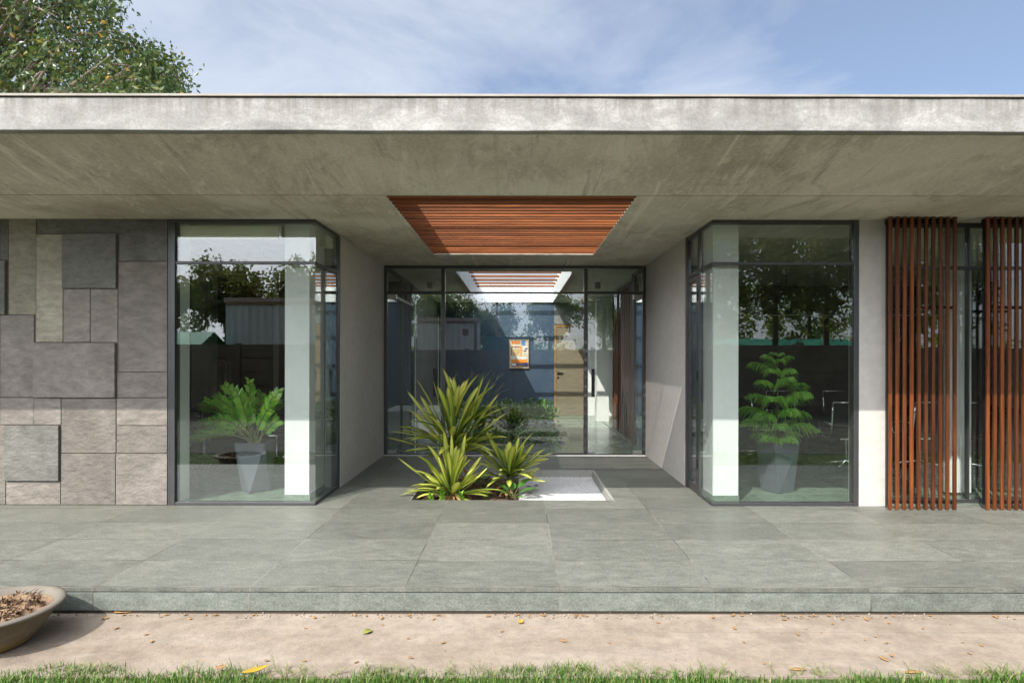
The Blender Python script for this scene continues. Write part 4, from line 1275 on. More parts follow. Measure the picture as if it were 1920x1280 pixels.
# ---- Norfolk pine
def pine_plant():
    b0 = np.array([3.03, 7.02, 0.55])
    t = empty('pine_plant', tuple(b0), 0, 'young norfolk pine with tiered feathery branches in the right planter', 'plant')
    m = MB(); r2 = random.Random(11)
    H = 1.05
    m.tube([(0, 0, -0.02), (0.008, 0, 0.4), (0.0, 0, 0.8), (0.004, 0, H)], [0.014, 0.011, 0.007, 0.003], 7)
    V = []; F = []; k0 = 0
    tiers = [(0.05, 0.30), (0.17, 0.43), (0.31, 0.47), (0.47, 0.44), (0.64, 0.35), (0.80, 0.31), (0.94, 0.23), (1.03, 0.09)]
    for ti, (z, L) in enumerate(tiers):
        nb = 5
        for bi in range(nb):
            az = bi * 2 * math.pi / nb + ti * 0.55 + r2.uniform(-.15, .15)
            l2 = L * r2.uniform(0.68, 1.12)
            h = np.array([math.cos(az), math.sin(az), 0.0]); sd = np.array([-math.sin(az), math.cos(az), 0.0])
            rise = (0.42 if ti > 3 else 0.34) * r2.uniform(0.5, 1.25)
            pts = []
            for i in range(11):
                s = i / 10
                pts.append(np.array([0, 0, z]) + h * l2 * s + np.array([0, 0, l2 * (rise * math.sin(s * 2.2) - 0.16 * s * s * (1.3 if ti < 3 else 0.6))]))
            m.tube(pts, [0.005 - 0.0035 * i / 10 for i in range(11)], 5)
            nt_ = int(l2 / 0.0105)
            for q in range(nt_):
                s = 0.16 + 0.84 * q / nt_
                i = min(9, int(s * 10)); fr_ = s * 10 - i
                p = pts[i] * (1 - fr_) + pts[i + 1] * fr_
                for sg in (-1, 1):
                    tl = l2 * 0.44 * math.sin(math.pi * min(1, 0.18 + s * 0.80)) * r2.uniform(0.8, 1.1) + 0.012
                    dv = sd * sg * 0.72 + h * 0.62 + np.array([0, 0, r2.uniform(-0.15, 0.2)])
                    dv /= np.linalg.norm(dv)
                    # drooping twig with thickness, two crossed blades
                    e1 = p + dv * tl * 0.55; e2 = p + dv * tl * 0.95 + np.array([0, 0, -tl * r2.uniform(0.3, 0.75)])
                    wv = 0.0078
                    n1 = np.array([0, 0, 1.0]); n2 = np.cross(dv, n1)
                    for nn in (n1, n2):
                        V += [p - nn * wv * .5, p + nn * wv * .5, e1 + nn * wv * .62, e1 - nn * wv * .62, e2 + nn * wv * .15, e2 - nn * wv * .15]
                        F += [(k0, k0 + 1, k0 + 2, k0 + 3), (k0 + 3, k0 + 2, k0 + 4, k0 + 5)]
                        k0 += 6
    np_mesh('foliage', np.array(V), np.array(F), M['pine'], t)
    m.build('stem', M['stem'], t, smooth=True)
pine_plant()

# ------------------------------------------------------------------ furniture
def make_chair(label, group):
    t = empty('office_chair', (0, 0, 0.005), 0, label, 'chair', group)
    W = 0.24
    prof = [(-0.235, 0.95), (-0.225, 0.80), (-0.20, 0.62), (-0.17, 0.52), (-0.10, 0.465), (0.05, 0.455), (0.20, 0.47), (0.26, 0.45)]
    def sheet(pr, th, name, mat):
        m = MB(); vs = []
        for (y, z) in pr:
            vs += [(-W, y, z), (W, y, z), (-W, y - th * 0.6, z - th), (W, y - th * 0.6, z - th)]
        fs = []
        for i in range(len(pr) - 1):
            a = i * 4; b = a + 4
            fs += [(a, a + 1, b + 1, b), (a + 2, b + 2, b + 3, a + 3), (a, b, b + 2, a + 2), (a + 1, a + 3, b + 3, b + 1)]
        e = (len(pr) - 1) * 4
        fs += [(0, 2, 3, 1), (e, e + 1, e + 3, e + 2)]
        m.add(vs, fs)
        return m.build(name, mat, t)
    sheet(prof[:4], 0.012, 'backrest', M['black'])
    sheet(prof[3:], 0.02, 'seat', M['black'])
    for s in (-1, 1):
        m = MB(); m.tube([(s * (W + 0.012), y, z - 0.004) for y, z in prof], 0.013, 8)
        m.build('side_frame', M['chrome'], t, smooth=True)
        m = MB(); x = s * (W + 0.055)
        m.tube([(s * (W + 0.012), -0.20, 0.64), (x, -0.17, 0.665), (x, 0.08, 0.665), (x, 0.135, 0.64), (x, 0.13, 0.52), (s * (W + 0.012), 0.10, 0.455)], 0.012, 8)
        m.build('armrest', M['chrome'], t, smooth=True)
    m = MB(); m.tube([(-W - 0.01, -0.236, 0.945), (W + 0.01, -0.236, 0.945)], 0.012, 8); m.tube([(-W - 0.01, -0.19, 0.60), (W + 0.01, -0.19, 0.60)], 0.010, 8)
    m.build('back_bar', M['chrome'], t, smooth=True)
    m = MB(); m.tube([(0, 0, 0.10), (0, 0, 0.26)], 0.028, 12); m.tube([(0, 0, 0.25), (0, 0, 0.44)], 0.016, 12); m.box(-0.1, 0.1, -0.09, 0.09, 0.425, 0.445)
    m.build('column', M['chrome'], t)
    m = MB(); cst = MB()
    for k in range(5):
        a = k * 2 * math.pi / 5 + 0.3
        m.tube([(0.02 * math.cos(a), 0.02 * math.sin(a), 0.115), (0.31 * math.cos(a), 0.31 * math.sin(a), 0.075)], [0.022, 0.013], 8)
        x, y = 0.30 * math.cos(a), 0.30 * math.sin(a)
        cst.tube([(x - 0.022 * math.sin(a), y + 0.022 * math.cos(a), 0.028), (x + 0.022 * math.sin(a), y - 0.022 * math.cos(a), 0.028)], 0.027, 12)
    m.build('star_base', M['chrome'], t, smooth=True)
    cst.build('castors', M['black'], t)
    return t
GR = 'black and chrome meeting chairs'
ch = make_chair('black mesh chair with chrome arms, nearest to the right corner window', GR)
ch.location = (4.55, 8.35, 0.005); ch.rotation_euler = (0, 0, R(-8))
for (x, y, rz, lab, grp) in [
    (3.72, 9.30, -85, 'black chair half hidden behind the norfolk pine at the table end', GR),
    (4.72, 10.6, 178, 'black chair on the far side of the table behind the nearest chair', GR),
    (5.60, 8.40, 6, 'black chair seen through the gap between the wooden fin screens', GR),
    (6.10, 8.35, 20, 'black chair farther right, seen past the gap between the fin screens', GR),
    (5.75, 10.6, 182, 'black chair on the far side of the table behind the wooden fins', GR),
    (-4.55, 8.75, 160, 'black chair at the dark desk left of the zz plant', 'desk chairs in the left room'),
    (-3.45, 8.65, 15, 'black chair at the dark desk behind the zz plant', 'desk chairs in the left room')]:
    c = copy_tree(ch)
    c.location = (x, y, 0.005); c.rotation_euler = (0, 0, R(rz)); c['label'] = lab; c['group'] = grp
def table(x0, x1, y0, y1, label, name='meeting_table'):
    cx, cy_ = (x0 + x1) / 2, (y0 + y1) / 2
    t = empty(name, (cx, cy_, 0.005), 0, label, 'table')
    a, b = (x1 - x0) / 2, (y1 - y0) / 2
    MB().box(-a, a, -b, b, 0.715, 0.745).build('tabletop', M['tabletop'], t, bevel=0.004)
    for sx2 in (-1, 1):
        for sy2 in (-1, 1):
            MB().box(sx2 * (a - 0.25) - 0.03, sx2 * (a - 0.25) + 0.03, sy2 * (b - 0.15) - 0.03, sy2 * (b - 0.15) + 0.03, 0, 0.714).build('leg', M['blackmetal'], t)
    MB().box(-a + 0.3, a - 0.3, -0.012, 0.012, 0.25, 0.713).build('modesty_panel', M['tabletop'], t)
table(4.05, 7.9, 8.85, 10.05, 'long black meeting table behind the right corner window')
table(-5.1, -2.75, 9.1, 9.8, 'dark desk in the room behind the zz plant', 'desk')
t = empty('pendant_lamp', (5.6, 9.4, 2.26), 0, 'long black linear pendant lamp hanging over the meeting table', 'lamp')
MB().box(-1.7, 1.7, -0.05, 0.05, -0.045, 0.045).build('housing', M['blackmetal'], t, bevel=0.004)
m = MB()
for x in (-1.4, 1.4): m.tube([(x, 0, 0.045), (x, 0, 0.738)], 0.004, 6)
m.build('cable', M['blackmetal'], t)
MB().box(-1.68, 1.68, -0.035, 0.035, -0.049, -0.0455).build('diffuser', M['column'], t)
# sideboard in lobby
t = empty('side_table', (-1.75, 12.9, 0.005), 0, 'low pale reception bench behind the left glass door', 'bench')
MB().box(-0.28, 0.28, -0.7, 0.7, 0.40, 0.45).build('top', M['white'], t, bevel=0.004)
MB().box(-0.25, 0.25, -0.66, -0.60, 0, 0.399).build('leg', M['white'], t); MB().box(-0.25, 0.25, 0.60, 0.66, 0, 0.399).build('leg', M['white'], t)

# ------------------------------------------------------------------ foliage cloud generator
def leaf_cloud(centers, radii, per, size, seed, droop=0.5, elong=1.9, flat=1.0):
    r2 = np.random.default_rng(seed)
    C = np.repeat(np.asarray(centers, float), per, 0)
    Rr = np.repeat(np.asarray(radii, float), per)[:, None]
    n = len(C)
    P = C + r2.normal(0, 0.5, (n, 3)) * Rr * np.array([1, 1, flat])
    d = r2.normal(0, 1, (n, 3)); d[:, 2] -= droop; d /= np.linalg.norm(d, axis=1)[:, None]
    q = r2.normal(0, 1, (n, 3)); s = np.cross(d, q); s /= np.linalg.norm(s, axis=1)[:, None] + 1e-9
    nn = np.cross(s, d)
    L = (size * r2.uniform(0.65, 1.3, n))[:, None]; W = L / elong
    a = P; b = P + d * L
    m1 = P + d * L * 0.45 + s * W * 0.5 + nn * W * 0.18; m2 = P + d * L * 0.45 - s * W * 0.5 + nn * W * 0.18
    V = np.stack([a, m1, b, m2], 1).reshape(-1, 3)
    F = np.arange(n)[:, None] * 4
    return V, np.hstack([F, F + 1, F + 2, F + 3])


def np_two(V, F):
    # split the quads on the midrib so each leaf is folded
    return V, np.vstack([F[:, [0, 1, 2]], F[:, [0, 2, 3]]])


def tree(name, base, h_trunk, crown_c, crown_r, nclump, per, leaf, label, mat, bark, group, seed, trunk_r=0.14, clump_r=0.5, shell=0.55, cat='tree', extra_centers=None, nbr=26, droop=0.5):
    r2 = np.random.default_rng(seed)
    t = empty(name, base, 0, label, cat, group)
    b0 = np.array(base)
    cc = np.array(crown_c) - b0
    u = r2.normal(0, 1, (nclump, 3)); u /= np.linalg.norm(u, axis=1)[:, None]
    rad = shell + (1 - shell) * r2.random(nclump) ** 0.6
    rad *= 0.78 + 0.3 * np.sin(u[:, 0] * 5 + seed) * np.cos(u[:, 2] * 6 + seed * 2) + r2.normal(0, .06, nclump)
    C = cc + u * rad[:, None] * np.array(crown_r)
    if extra_centers is not None:
        C = np.vstack([C, np.asarray(extra_centers) - b0])
    V, F = leaf_cloud(C, r2.uniform(0.6, 1.25, len(C)) * clump_r, per, leaf, seed + 1, droop)
    V, F = np_two(V, F)
    np_mesh('crown', V, F, M[mat], t)
    m = MB()
    top = np.array([cc[0] * 0.5, cc[1] * 0.5, h_trunk])
    tk = max(trunk_r, 0.24) if cat == 'tree' and name.startswith('ficus') else trunk_r
    m.tube([(0, 0, -0.05), top * 0.5 + r2.normal(0, .06, 3), top], [tk * 1.25, tk, tk * 0.8], 10)
    idx = r2.choice(len(C), min(nbr, len(C)), replace=False)
    for i in idx:
        e = C[i]
        mid = top * 0.45 + e * 0.55 + np.array([0, 0, r2.uniform(-.1, .35)])
        m.tube([top * 0.93, top * 0.6 + mid * 0.4 + r2.normal(0, .08, 3), mid, mid * 0.4 + e * 0.6 + r2.normal(0, .1, 3), e], [trunk_r * 0.5, trunk_r * 0.36, trunk_r * 0.22, trunk_r * 0.12, trunk_r * 0.05], 6)
    m.build('trunk', M[bark], t, smooth=True)
    return t

# the ficus tree at the left end of the building
r3 = random.Random(21)
ec = []
def bound(py):
    pts = [(-400, -60), (-60, 200), (0, 246), (25, 262), (60, 262), (100, 330), (140, 358), (190, 362)]
    for (y0, x0), (y1, x1) in zip(pts[:-1], pts[1:]):
        if y0 <= py <= y1: return x0 + (x1 - x0) * (py - y0) / (y1 - y0)
    return 362
while len(ec) < 470:
    px = r3.uniform(-120, 370); py = r3.uniform(-130, 195); Y = r3.uniform(8.6, 11.6)
    if px < bound(py) - 42: ec.append(w_at(px, py, Y))
while len(ec) < 505:
    px = r3.uniform(250, 345); py = r3.uniform(90, 180); Y = r3.uniform(9, 10.5)
    if px < bound(py) - 30: ec.append(w_at(px, py, Y))
ec += [w_at(330, 118, 9.6), w_at(338, 145, 9.7)]
ft = tree('ficus_tree', (-10.6, 10.4, GZ), 4.2, (-10.8, 10.4, 7.6), (3.4, 3.4, 3.0), 150, 44, 0.092, 'spreading ficus tree with yellowing leaves above the left end of the roof', 'ficus', 'bark', None, 31, 0.15, 0.27, 0.45, extra_centers=ec, nbr=110, droop=0.9)
m = MB()
b0 = np.array([-10.6, 10.4, GZ])
for path, rr in [([(-10.6, 10.4, 3.9), w_at(-150, 185, 10), w_at(40, 172, 9.8), w_at(140, 172, 9.7), w_at(212, 152, 9.6), w_at(245, 128, 9.6)], 0.09),
                 ([w_at(180, 165, 9.65), w_at(260, 150, 9.6), w_at(305, 142, 9.6), w_at(330, 160, 9.6)], 0.035),
                 ([(-10.6, 10.4, 4.1), w_at(-80, 30, 10), w_at(30, 20, 9.7), w_at(80, -10, 9.6)], 0.10),
                 ([w_at(20, 80, 9.6), w_at(60, 12, 9.5), w_at(100, 30, 9.4), w_at(120, 60, 9.4)], 0.03),
                 ([w_at(200, 120, 9.6), w_at(280, 130, 9.6), w_at(318, 132, 9.6), w_at(345, 160, 9.6)], 0.018),
                 ([w_at(190, 70, 9.6), w_at(230, 80, 9.6), w_at(262, 88, 9.6)], 0.014),
                 ([w_at(-20, 130, 9.9), w_at(50, 60, 9.8), w_at(110, 90, 9.6), w_at(190, 60, 9.6), w_at(232, 62, 9.6)], 0.03)]:
    m.tube([tuple(np.array(p) - b0) for p in path], [rr * (1 - 0.75 * i / (len(path) - 1)) for i in range(len(path))], 7)
m.build('branches', M['bark'], ft, smooth=True)

# ------------------------------------------------------------------ lobby garden
slab(-1.5, 0.85, 10.6, 13.9, -0.18, -0.05, []).build('lobby_garden_soil', M['soil'])['kind'] = 'structure'
def shrub(x, y, r_, h, label, seed, n=60):
    t = empty('shrub', (x, y, -0.05), 0, label, 'shrub', 'shrubs in the lobby garden')
    r2 = np.random.default_rng(seed)
    C = np.column_stack([r2.uniform(-r_, r_, n), r2.uniform(-r_ * 0.7, r_ * 0.7, n), r2.uniform(0.1, 1, n) ** 0.6 * h])
    C = C[(C[:, 0] / r_) ** 2 + (C[:, 2] / h) ** 2 < 1.25]
    V, F = np_two(*leaf_cloud(C, np.full(len(C), 0.11), 22, 0.11, seed + 1, -0.5, 2.2))
    np_mesh('foliage', V, F, M['shrub'], t)
    m = MB()
    for c in C[::5]: m.tube([(c[0] * .3, c[1] * .3, 0), tuple(c * 0.6), tuple(c)], [0.008, 0.005, 0.002], 5)
    m.build('stem', M['stem'], t)
shrub(0.35, 13.3, 0.5, 0.58, 'leafy green shrub in the lobby garden beside the oak door', 41)
shrub(-0.35, 13.35, 0.5, 0.52, 'leafy green shrub in the middle of the lobby garden under the picture', 42)
shrub(-1.05, 13.3, 0.45, 0.48, 'leafy green shrub in the lobby garden nearest the reception bench', 43)
r2 = np.random.default_rng(44)
C = np.column_stack([r2.uniform(-1.1, 0.75, 130), r2.uniform(10.7, 12.3, 130), r2.uniform(-0.02, 0.08, 130)])
V, F = np_two(*leaf_cloud(C, np.full(130, 0.12), 22, 0.075, 45, -0.7, 2.4))
o = np_mesh('ground_cover', V, F, M['shrub'])
tag(o, 'low green ground cover just behind the entrance glass', 'ground cover', kind='stuff')

# ------------------------------------------------------------------ bowls on the path
def bowl(loc, label, seed, rs=1.0, hs=1.0):
    t = empty('bowl_planter', loc, 0, label, 'bowl', 'cement bowls along the lawn')
    prof = [(0.0, 0.0), (0.19, 0.0), (0.215, 0.02), (0.285, 0.13), (0.345, 0.25), (0.362, 0.285), (0.392, 0.298), (0.400, 0.312), (0.396, 0.325), (0.375, 0.330), (0.348, 0.326), (0.335, 0.300), (0.315, 0.262)]
    MB().lathe([(r_ * rs, z * hs) for r_, z in prof], 64).build('bowl', M['bowl'], t, smooth=True)
    r2 = np.random.default_rng(seed)
    rings = []; vs = [(0, 0, 0.30 * hs)]; fs = []
    nr, na = 9, 40
    for i in range(1, nr + 1):
        for k in range(na):
            rr = 0.345 * rs * i / nr
            vs.append((rr * math.cos(2 * math.pi * k / na), rr * math.sin(2 * math.pi * k / na), 0.302 * hs - 0.022 * (i / nr) ** 2 + (r2.normal(0, 0.004) if i < nr else 0)))
    for k in range(na): fs.append((0, 1 + k, 1 + (k + 1) % na))
    for i in range(nr - 1):
        for k in range(na):
            a = 1 + i * na + k; b = 1 + i * na + (k + 1) % na
            fs.append((a, a + na, b + na, b))
    so = MB().add(vs, fs).build('soil', M['sand'], t, smooth=True)
    n = 230
    an = r2.uniform(0, 6.28, n); rr = 0.29 * rs * np.sqrt(r2.random(n))
    C = np.column_stack([rr * np.cos(an), rr * np.sin(an), np.full(n, 0.303 * hs)])
    keep = np.sin(C[:, 0] * 14 + 1) + np.cos(C[:, 1] * 11) > -0.5
    V, F = np_two(*leaf_cloud(C[keep], np.full(keep.sum(), 0.02), 4, 0.035, seed, 0, 3.0, 0.35))
    np_mesh('mulch', V, F, M['mulch'], so)
    m = MB(); m.tube([(0.07, 0.16, 0.29 * hs), (0.10, 0.17, 0.30 * hs + 0.05), (0.14, 0.17, 0.30 * hs + 0.075)], [0.003, 0.002, 0.001], 5)
    m.build('twig', M['bark_dark'], so)
bowl((-3.15, 3.62, GZ), 'shallow weathered cement bowl with dry soil on the path at the left edge', 51, 0.9, 0.70)
bowl((-4.2, 3.55, GZ), 'second cement bowl farther left, seen only as a mirrored ring in the left window', 52, 0.9, 0.7)

# ------------------------------------------------------------------ leaves and litter on the path
def litter(name, x, y, L, W, rz, mat, label, cat, curl=0.25, z=GZ, group=None, thick=0.004):
    n = 8; vs = []; fs = []
    for i in range(n):
        s = i / (n - 1)
        w = W * math.sin(math.pi * min(1, s * 0.93 + 0.05)) * 0.5
        zz = curl * L * (s - 0.5) ** 2 * 2 + 0.003
        up = w * 0.5
        vs += [((s - 0.5) * L, -w, zz + up), ((s - 0.5) * L, 0, zz), ((s - 0.5) * L, w, zz + up * 1.4),
               ((s - 0.5) * L, -w, zz + up + thick), ((s - 0.5) * L, 0, zz + thick), ((s - 0.5) * L, w, zz + up * 1.4 + thick)]
    for i in range(n - 1):
        a = i * 6; b = a + 6
        fs += [(a, b, b + 1, a + 1), (a + 1, b + 1, b + 2, a + 2), (a + 3, a + 4, b + 4, b + 3), (a + 4, a + 5, b + 5, b + 4), (a, a + 3, b + 3, b), (a + 2, b + 2, b + 5, a + 5)]
    o = MB().add(vs, fs).build(name, mat, smooth=True, loc=(x, y, z))
    o.rotation_euler = (0, 0, rz)
    return tag(o, label, cat, group)
def gp(px, py, z=GZ):
    Y = 1130 * (1.565 - z) / (py - 668)
    return (px - 970) / 1130 * Y, Y
def dl(px, py, L, W, rz, mat, label, name='fallen_leaf', cat='leaf', **k):
    x, y = gp(px, py); litter(name, x, y, L, W, R(rz), M[mat], label, cat, **k)
dl(235, 1150, 0.13, 0.035, 12, 'dead', 'rolled orange brown dry leaf lying by the step right of the bowl', curl=0.1)
dl(977, 1168, 0.045, 0.035, 60, 'yellowleaf', 'small yellow leaf alone on the middle of the path', curl=0.4)
dl(690, 1187, 0.065, 0.045, 40, 'greenpod', 'olive green seed pod on the path left of the yellow leaf', 'seed_pod', 'seed pod', curl=0.1)
dl(480, 1272, 0.13, 0.035, 35, 'yellowleaf', 'yellow leaf lying on the grass at the bottom left', curl=0.2, z=GZ + 0.035)
dl(1658, 1236, 0.06, 0.02, -70, 'dead', 'narrow pale dry leaf on the path at the right', curl=0.2)
dl(1120, 1147, 0.12, 0.018, -20, 'dead', 'long curved dry leaf against the step just right of the centre', curl=0.3)
dl(1497, 1256, 0.09, 0.02, -4, 'dead', 'flat orange dry leaf at the grass edge on the right', curl=0.1)
dl(1713, 1261, 0.10, 0.022, 2, 'dead', 'long dry leaf at the grass edge farthest right', curl=0.1)
dl(415, 1265, 0.05, 0.03, 30, 'dead', 'crumpled beige leaf half in the grass left of the yellow leaf', curl=0.3, z=GZ + 0.03)
dl(1394, 1149, 0.08, 0.02, 8, 'dead', 'dry leaf tucked under the step below the right corner window', curl=0.2)
dl(600, 1148, 0.06, 0.03, 20, 'dead', 'crisp brown leaf under the step below the left recess wall', curl=0.3)
dl(840, 1146, 0.06, 0.02, -10, 'dead', 'light tan leaf under the step below the sword leaf plants', curl=0.3)
rr = random.Random(77)
proto = None
for i in range(95):
    if i < 60: px, py = rr.uniform(150, 1900), rr.uniform(1143, 1162)
    else: px, py = rr.uniform(60, 1900), rr.uniform(1165, 1245)
    x, y = gp(px, py)
    if y > 4.04: y = 4.03
    if proto is None:
        proto = litter('leaf_scrap', x, y, 0.032, 0.014, 0, M['dead'], 'tiny dry leaf scrap scattered on the path', 'leaf scrap', group='dry leaf scraps on the path', thick=0.002)
        o = proto
    else:
        o = proto.copy(); COL.objects.link(o)
    o.location = (x, y, GZ); o.rotation_euler = (0, 0, rr.uniform(0, 6.28)); s = rr.uniform(0.45, 1.4); o.scale = (s, s, s)

def grit():
    r2 = np.random.default_rng(63)
    V, F = chips(1500, -5.0, 5.0, 3.3, 4.05, GZ + 0.001, 0.0012, 0.0042, None, 64)
    V2, F2 = chips(900, -5.0, 5.0, 3.985, 4.075, GZ + 0.002, 0.002, 0.010, lambda x, y: math.sin(x * 3.3) + math.sin(x * 7.7 + 1) > -0.6, 65)
    o = np_mesh('path_grit', np.vstack([V, V2]), np.vstack([F, F2 + len(V)]), M['grit'])
    tag(o, 'fine grit and crumbs scattered over the path and along the step', 'grit', kind='stuff')
grit()

# ------------------------------------------------------------------ grass
def grass():
    r2 = np.random.default_rng(90)
    n = 90000
    x = r2.uniform(-4.6, 4.6, n); y = 3.40 - (r2.random(n) ** 1.5) * 1.4
    edge = 3.30 + 0.035 * np.sin(x * 2.3 + 1) + 0.03 * np.sin(x * 7.1) + 0.02 * np.sin(x * 17 + 2) - 0.012 * (x > 0.2) * x
    patch = np.sin(x * 3.1 + 0.7) * np.sin(x * 8.3 + y * 9) + 0.5 * np.sin(x * 21 + y * 31)
    keep = (y < edge + r2.normal(0, 0.016, n)) & (r2.random(n) < 0.86 + 0.3 * patch)
    x, y = x[keep], y[keep]; n = len(x)
    tuft = 0.75 + 0.45 * np.sin(x * 5.3 + y * 3) * np.cos(x * 2.1 - y * 4.7)
    h = np.clip(r2.normal(0.034, 0.012, n) * (0.7 + 0.5 * tuft), 0.012, 0.095)
    a = r2.uniform(0, 6.283, n); lean = np.abs(r2.normal(0.0, 0.75, n)) * h
    w = r2.uniform(0.0016, 0.0032, n)
    P = np.column_stack([x, y, np.full(n, GZ - 0.012)])
    sd = np.column_stack([np.cos(a + 1.57), np.sin(a + 1.57), np.zeros(n)]) * w[:, None]
    le = np.column_stack([np.cos(a), np.sin(a), np.zeros(n)])
    m1 = P + le * (lean * 0.35)[:, None] + np.array([0, 0, 1]) * (h * 0.6)[:, None]
    tp = P + le * lean[:, None] + np.array([0, 0, 1]) * h[:, None]
    V = np.stack([P - sd, P + sd, m1 + sd * .8, m1 - sd * .8, tp], 1).reshape(-1, 3)
    k = np.arange(n)[:, None] * 5
    F = np.vstack([np.hstack([k, k + 1, k + 2]), np.hstack([k, k + 2, k + 3]), np.hstack([k + 3, k + 2, k + 4])])
    o = np_mesh('lawn_grass', V, F, M['grass'])
    tag(o, 'short green grass along the near edge of the path', 'grass', kind='stuff')
    # sprawling runners over the path edge
    m = []
    lv = []
    r4 = random.Random(5)
    for i in range(150):
        cx = r4.choice([-1.72, -1.2, -0.75, -0.3, 0.35, 0.7, 1.05, 1.6, -2.35, 2.3, 2.6]) + r4.gauss(0, 0.13)
        yb = 3.29 + r4.uniform(-0.03, 0.02)
        ang = math.pi / 2 + r4.gauss(0, 0.7)
        L = r4.uniform(0.04, 0.14)
        p = np.array([cx, yb, GZ + 0.005]); q = p + np.array([math.cos(ang) * L, math.sin(ang) * L * 0.7, r4.uniform(0.005, 0.05)])
        lv.append(leaf_shape(p, q, 0.003, r4.uniform(-.2, .2), 5, 0.3, lambda t: 1.0 - 0.6 * t))
        for k_ in range(int(L / 0.009)):
            s = k_ * 0.009 / L
            b = p * (1 - s) + q * s
            da = ang + r4.choice([-1, 1]) * r4.uniform(0.4, 1.1)
            e = b + np.array([math.cos(da), math.sin(da) * 0.8, r4.uniform(-0.1, 0.8)]) * r4.uniform(0.012, 0.03)
            lv.append(leaf_shape(b, e, 0.0035, 0.1, 3, 0.3, lambda t: 1.0 - 0.8 * t))
    o = leaf_group('grass_runners', lv, M['runner'], None)
    tag(o, 'wiry grass runners creeping over the path edge', 'grass', kind='stuff')
grass()

# ------------------------------------------------------------------ what stands behind the camera and shows in the glass
WY = -4.6
t = empty('compound_wall', (0, WY, GZ), 0, 'grey precast panel compound wall across the lawn, mirrored in the windows', 'wall')
m = MB()
for i in range(5):
    m.box(-24, 24, -0.035 + 0.002 * (i % 2), 0.035, i * 0.40 + 0.014, (i + 1) * 0.40 - 0.014)
m.box(-24, 24, -0.02, 0.0, 0, 1.99)
m.build('panels', M['panelwall'], t)
m = MB()
for k in range(-12, 13): m.box(k * 2.0 - 0.07, k * 2.0 + 0.07, -0.07, 0.07, 0, 2.03)
o = m.build('posts', M['panelwall'], t); o['kind'] = 'stuff'

def container(x0, x1, y, h, label, pinkroof=True):
    t = empty('shipping_container', ((x0 + x1) / 2, y, GZ), 0, label, 'container')
    a = (x1 - x0) / 2
    m = MB()
    n = int((x1 - x0) / 0.14)
    vs = []; fs = []
    prof = []
    for k in range(n + 1):
        x = -a + (x1 - x0) * k / n
        prof += [(x, 0.0 if k % 2 else 0.04)]
    for i, (x, yy) in enumerate(prof): vs += [(x, yy, 0.75), (x, yy, h - 0.06)]
    for i in range(n): fs.append((i * 2, i * 2 + 2, i * 2 + 3, i * 2 + 1)[::-1])
    m.add(vs, fs)
    m.box(-a, a, -2.4, -0.01, 0.75, h - 0.06)
    m.build('corrugated_body', M['container'], t)
    m = MB(); m.box(-a - 0.05, a + 0.05, -2.45, 0.10, h - 0.055, h + 0.10)
    m.build('roof', M['pinkroof'], t)
    m = MB(); m.box(-a - 0.01, a + 0.01, 0.042, 0.07, h - 0.17, h - 0.057); m.box(a - 0.16, a - 0.02, 0.042, 0.075, 0.76, h - 0.18); m.box(-a, a, -2.4, 0.06, 0.55, 0.74)
    m.build('rusty_rail', M['rust'], t)
    m = MB(); m.box(a - 0.75, a - 0.45, 0.043, 0.06, h - 0.75, h - 0.45)
    m.build('hatch', M['rust'], t)
container(-11.2, -6.6, -10.5, 3.75, 'dirty white corrugated container with a pink roof, farther left beyond the wall')
container(-5.6, -2.0, -11.0, 3.55, 'rust streaked white container with a square hatch, nearer the middle beyond the wall')
def tent(x, y, w, h, label):
    t = empty('tarpaulin_shelter', (x, y, GZ), 0, label, 'shelter', 'green tarpaulin shelters beyond the wall')
    m = MB()
    m.add([(-w, -1.4, h - 0.7), (w, -1.4, h - 0.7), (w, 0, h), (-w, 0, h), (w, 1.4, h - 0.7), (-w, 1.4, h - 0.7),
           (-w, -1.4, h - 0.72), (w, -1.4, h - 0.72), (w, 0, h - 0.02), (-w, 0, h - 0.02), (w, 1.4, h - 0.72), (-w, 1.4, h - 0.72)],
          [(0, 1, 2, 3), (3, 2, 4, 5), (7, 6, 9, 8), (8, 9, 11, 10)])
    m.build('canopy', M['tarp'], t)
    for sx2 in (-1, 1):
        for sy2 in (-1.3, 1.3):
            p = MB(); p.tube([(sx2 * (w - 0.1), sy2, 0), (sx2 * (w - 0.1), sy2, h - 0.68)], 0.03, 6); p.build('pole', M['rust'], t)
tent(-12.6, -9.2, 1.6, 2.5, 'green tarpaulin shelter left of the containers, mirrored in the left window')
tent(9.0, -9.6, 3.2, 2.28, 'wide green tarpaulin shelter under the trees, mirrored in the right window')
m = MB(); m.box(-0.5, 2.0, -0.02, 0.02, 0.0, 2.7)
o = m.build('teal_screen', M['teal'], loc=(-1.2, -10.4, GZ)); tag(o, 'teal sheet screen standing right of the rust streaked container', 'screen')
# utility pole
t = empty('utility_pole', (-1.2, -16.0, GZ), 0, 'thin utility pole with crossarms rising behind the containers', 'pole')
m = MB(); m.tube([(0, 0, 0), (0, 0, 6.2)], [0.09, 0.06], 8); m.build('pole', M['rust'], t)
m = MB(); m.box(-0.6, 0.6, -0.04, 0.04, 5.2, 5.28); m.box(-0.45, 0.45, -0.04, 0.04, 5.7, 5.77); m.build('crossarm', M['rust'], t)
m = MB()
pts = [(-16 + 16 * i / 16.0, 0.0, 4.6 + 0.75 * ((i / 16.0) * 2 - 1) ** 2 * 1.0) for i in range(17)]
m.tube(pts, 0.022, 5)
o = m.build('overhead_cable', M['black'], loc=(-1.2, -14.0, GZ)); tag(o, 'thick black overhead cable sagging towards the utility pole', 'cable')

